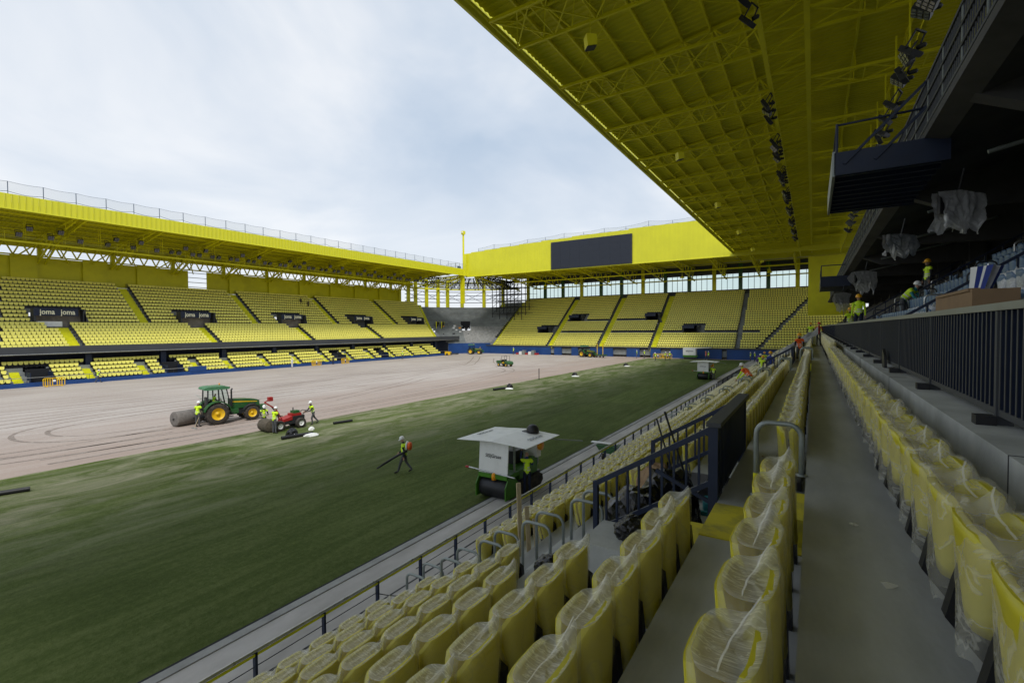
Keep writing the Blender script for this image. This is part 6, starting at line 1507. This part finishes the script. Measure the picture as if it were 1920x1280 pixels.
drape((1.75, 42.0, 9.3), 1.4, 1.3, 9, 'loose plastic sheet hanging below the farther camera platform').rotation_euler = (0, 0, R(-40))
# heap of sheeting at the far end of the walkway
mb = MB(); n = 20; vs_ = []
for j in range(n + 1):
    for i in range(n + 1):
        a, b = i / n, j / n; vs_.append((-2.3 + 2.6 * a, 41.5 + 2.0 * b, 4.3 + 2.0 * a + 0.5 * math.sin(math.pi * b) + 0.28 * noise.noise((a * 5, b * 5, 1)) + 0.12 * noise.noise((a * 14, b * 14, 4))))
mb.add(vs_, [(j * (n + 1) + i, j * (n + 1) + i + 1, (j + 1) * (n + 1) + i + 1, (j + 1) * (n + 1) + i) for j in range(n) for i in range(n)], 'tarp_grey', True)
tag(mb.build('tarpaulin'), 'grey tarpaulin stretched across the far end of the walkway', 'tarpaulin')

# ------------------------------------------------------------------ floodlights and loudspeakers
def flood_parts(sz):
    h = MB().box((-0.10, -sz / 2, -sz / 2), (0.10, sz / 2, sz / 2), 'dark_steel').mesh('housing')
    l = MB()
    for i in range(3):
        for j in range(3): c = sz / 3; l.box((-0.125, -sz / 2 + c * i + 0.03, -sz / 2 + c * j + 0.03), (-0.10, -sz / 2 + c * (i + 1) - 0.03, -sz / 2 + c * (j + 1) - 0.03), 'lamp_face')
    b = MB().beam((0.0, -sz * 0.6, 0), (0.35, -sz * 0.45, sz * 0.95), 0.05, 0.05, 'dark_steel').beam((0.0, sz * 0.6, 0), (0.35, sz * 0.45, sz * 0.95), 0.05, 0.05, 'dark_steel').beam((0.35, -sz * 0.5, sz * 0.95), (0.35, sz * 0.5, sz * 0.95), 0.07, 0.07, 'dark_steel')
    b.lathe([(0.02, 0), (0.10, 0.04), (0.10, 0.3), (0.02, 0.36)], 'dark_steel', (0.2, 0, 0.0), 'X', 8)
    return h, l.mesh('lens'), b.mesh('bracket')
FLP = flood_parts(0.62); FLS = flood_parts(0.62)
def flood(P_, loc, rz, tilt, lab, grp):
    o = empty('floodlight', loc, rz); tag(o, lab, 'floodlight', grp)
    for nm, me in zip(('housing', 'lens', 'bracket'), P_):
        q = obj(nm, me, o)
        if nm != 'bracket': q.rotation_euler = (0, -tilt, 0)
for y in (23.6, 25.4, 35.4, 36.6, 38.0, 43.0, 44.2, 45.3, 46.3, 47.2, 51.8, 52.7, 53.6, 54.5, 55.4, 59.6, 60.6, 61.6, 62.6, 63.6, 67.8, 68.8, 69.8, 70.8, 75.5, 76.5, 77.5, 78.5, 83.5, 84.5, 85.5, 90, 91, 92):
    flood(FLP, (-2.75, y, 21.2), R(rnd.uniform(-25, 25)), R(rnd.uniform(25, 50)), 'dark floodlight in the row under the ridge truss of the near roof', 'floodlights under the ridge truss')
for i, y in enumerate((21.5, 22.6, 25.0, 26.0, 27.2, 28.3, 30.6, 33.2, 34.6, 36.2, 39.0, 40.4, 42, 45, 47, 49, 52, 54, 56, 60, 62, 64, 67)):
    flood(FLP, (3.2, y, 17.8 + 0.25 * (i % 2)), R(rnd.uniform(-40, 20)), R(rnd.uniform(20, 60)), 'dark floodlight on the inner gantry above the upper tier', 'floodlights on the inner gantry')
put(MB().beam((3.55, -8, 18.55), (3.55, 92, 18.55), 0.12, 0.14, 'yellow_steel').build('lamp_gantry'), NSD)
for i in range(22): put(MB().beam((3.6, 2 + 4.4 * i, 18.5), (3.6, 2 + 4.4 * i, 22.2), 0.08, 0.08, 'yellow_steel').build('gantry_hanger'), NSD)
for i in range(84):
    y = 14 + 1.05 * i
    if i % 9 in (3,) or (i < 20 and i % 3 == 1): continue
    flood(FLS, (-89.1, y, 19.75 + (0.9 if i % 3 == 0 else 0.0)), R(180 + rnd.uniform(-25, 25)), R(rnd.uniform(25, 45)), 'dark floodlight on the catwalk of the long stand roof', 'floodlights on the catwalk')
for i in range(7):
    y = 20.9 + 17.4 * i
    s_ = empty('loudspeaker', (-8.8, y, 20.0)); tag(s_, 'yellow boxed loudspeaker with dark grille hanging from the near roof', 'loudspeaker', 'loudspeakers under the near roof')
    obj('cabinet', MB().prism([(-0.4, 0.2), (0.4, 0.2), (0.45, -0.25), (-0.3, -0.35)], -0.4, 0.4, 'yellow_steel', 'XZ').mesh('cabinet'), s_)
    obj('grille', MB().prism([(-0.34, -0.36), (0.42, -0.27), (0.42, -0.29), (-0.34, -0.39)], -0.34, 0.34, 'dark_steel', 'XZ').mesh('grille'), s_)
    obj('hanger', MB().tube((0, 0, 0.3), (0, 0, 2.6), 0.03, 'yellow_steel', 5).mesh('hanger'), s_); s_.rotation_euler = (0, 0, R(40)); s_.scale = (0.6, 0.6, 1)

# ------------------------------------------------------------------ small marks of a building site
for i in range(20):
    y = 2.6 + 5.1 * i
    put(MB().box((0.947, y + 1.2, 5.4), (1.15, y + 1.212, 6.0625), 'concrete_dark').build('joint'), NSD)
for i in range(5):
    k = rnd.choice((0, 0, 0, 1, 1)); x = rnd.uniform(EK(0) + 0.1, 0.42) if k == 0 else rnd.uniform(EK(1) + 0.1, XK(1) - 0.2); y = rnd.uniform(2.3, 16)
    if k == 1 and 4.4 < y < 5.7: continue
    sz = rnd.uniform(0.02, 0.06); pts = [(sz * math.cos(a) * rnd.uniform(0.4, 1), sz * math.sin(a) * rnd.uniform(0.4, 1), rnd.uniform(0.002, 0.018)) for a in np.linspace(0, 2 * math.pi, 8)[:-1]]
    mb = MB(); mb.add(pts + [(0, 0, 0.02)], [(j, (j + 1) % 7, 7) for j in range(7)], rnd.choice(['film_seam', 'film_seam', 'cardboard', 'black_plastic']))
    tag(mb.build('plastic_scrap', None, (x, y, ZK(k) + 0.002)), 'tiny scrap of packaging on the concrete walkway', 'scrap', 'scraps on the walkway')
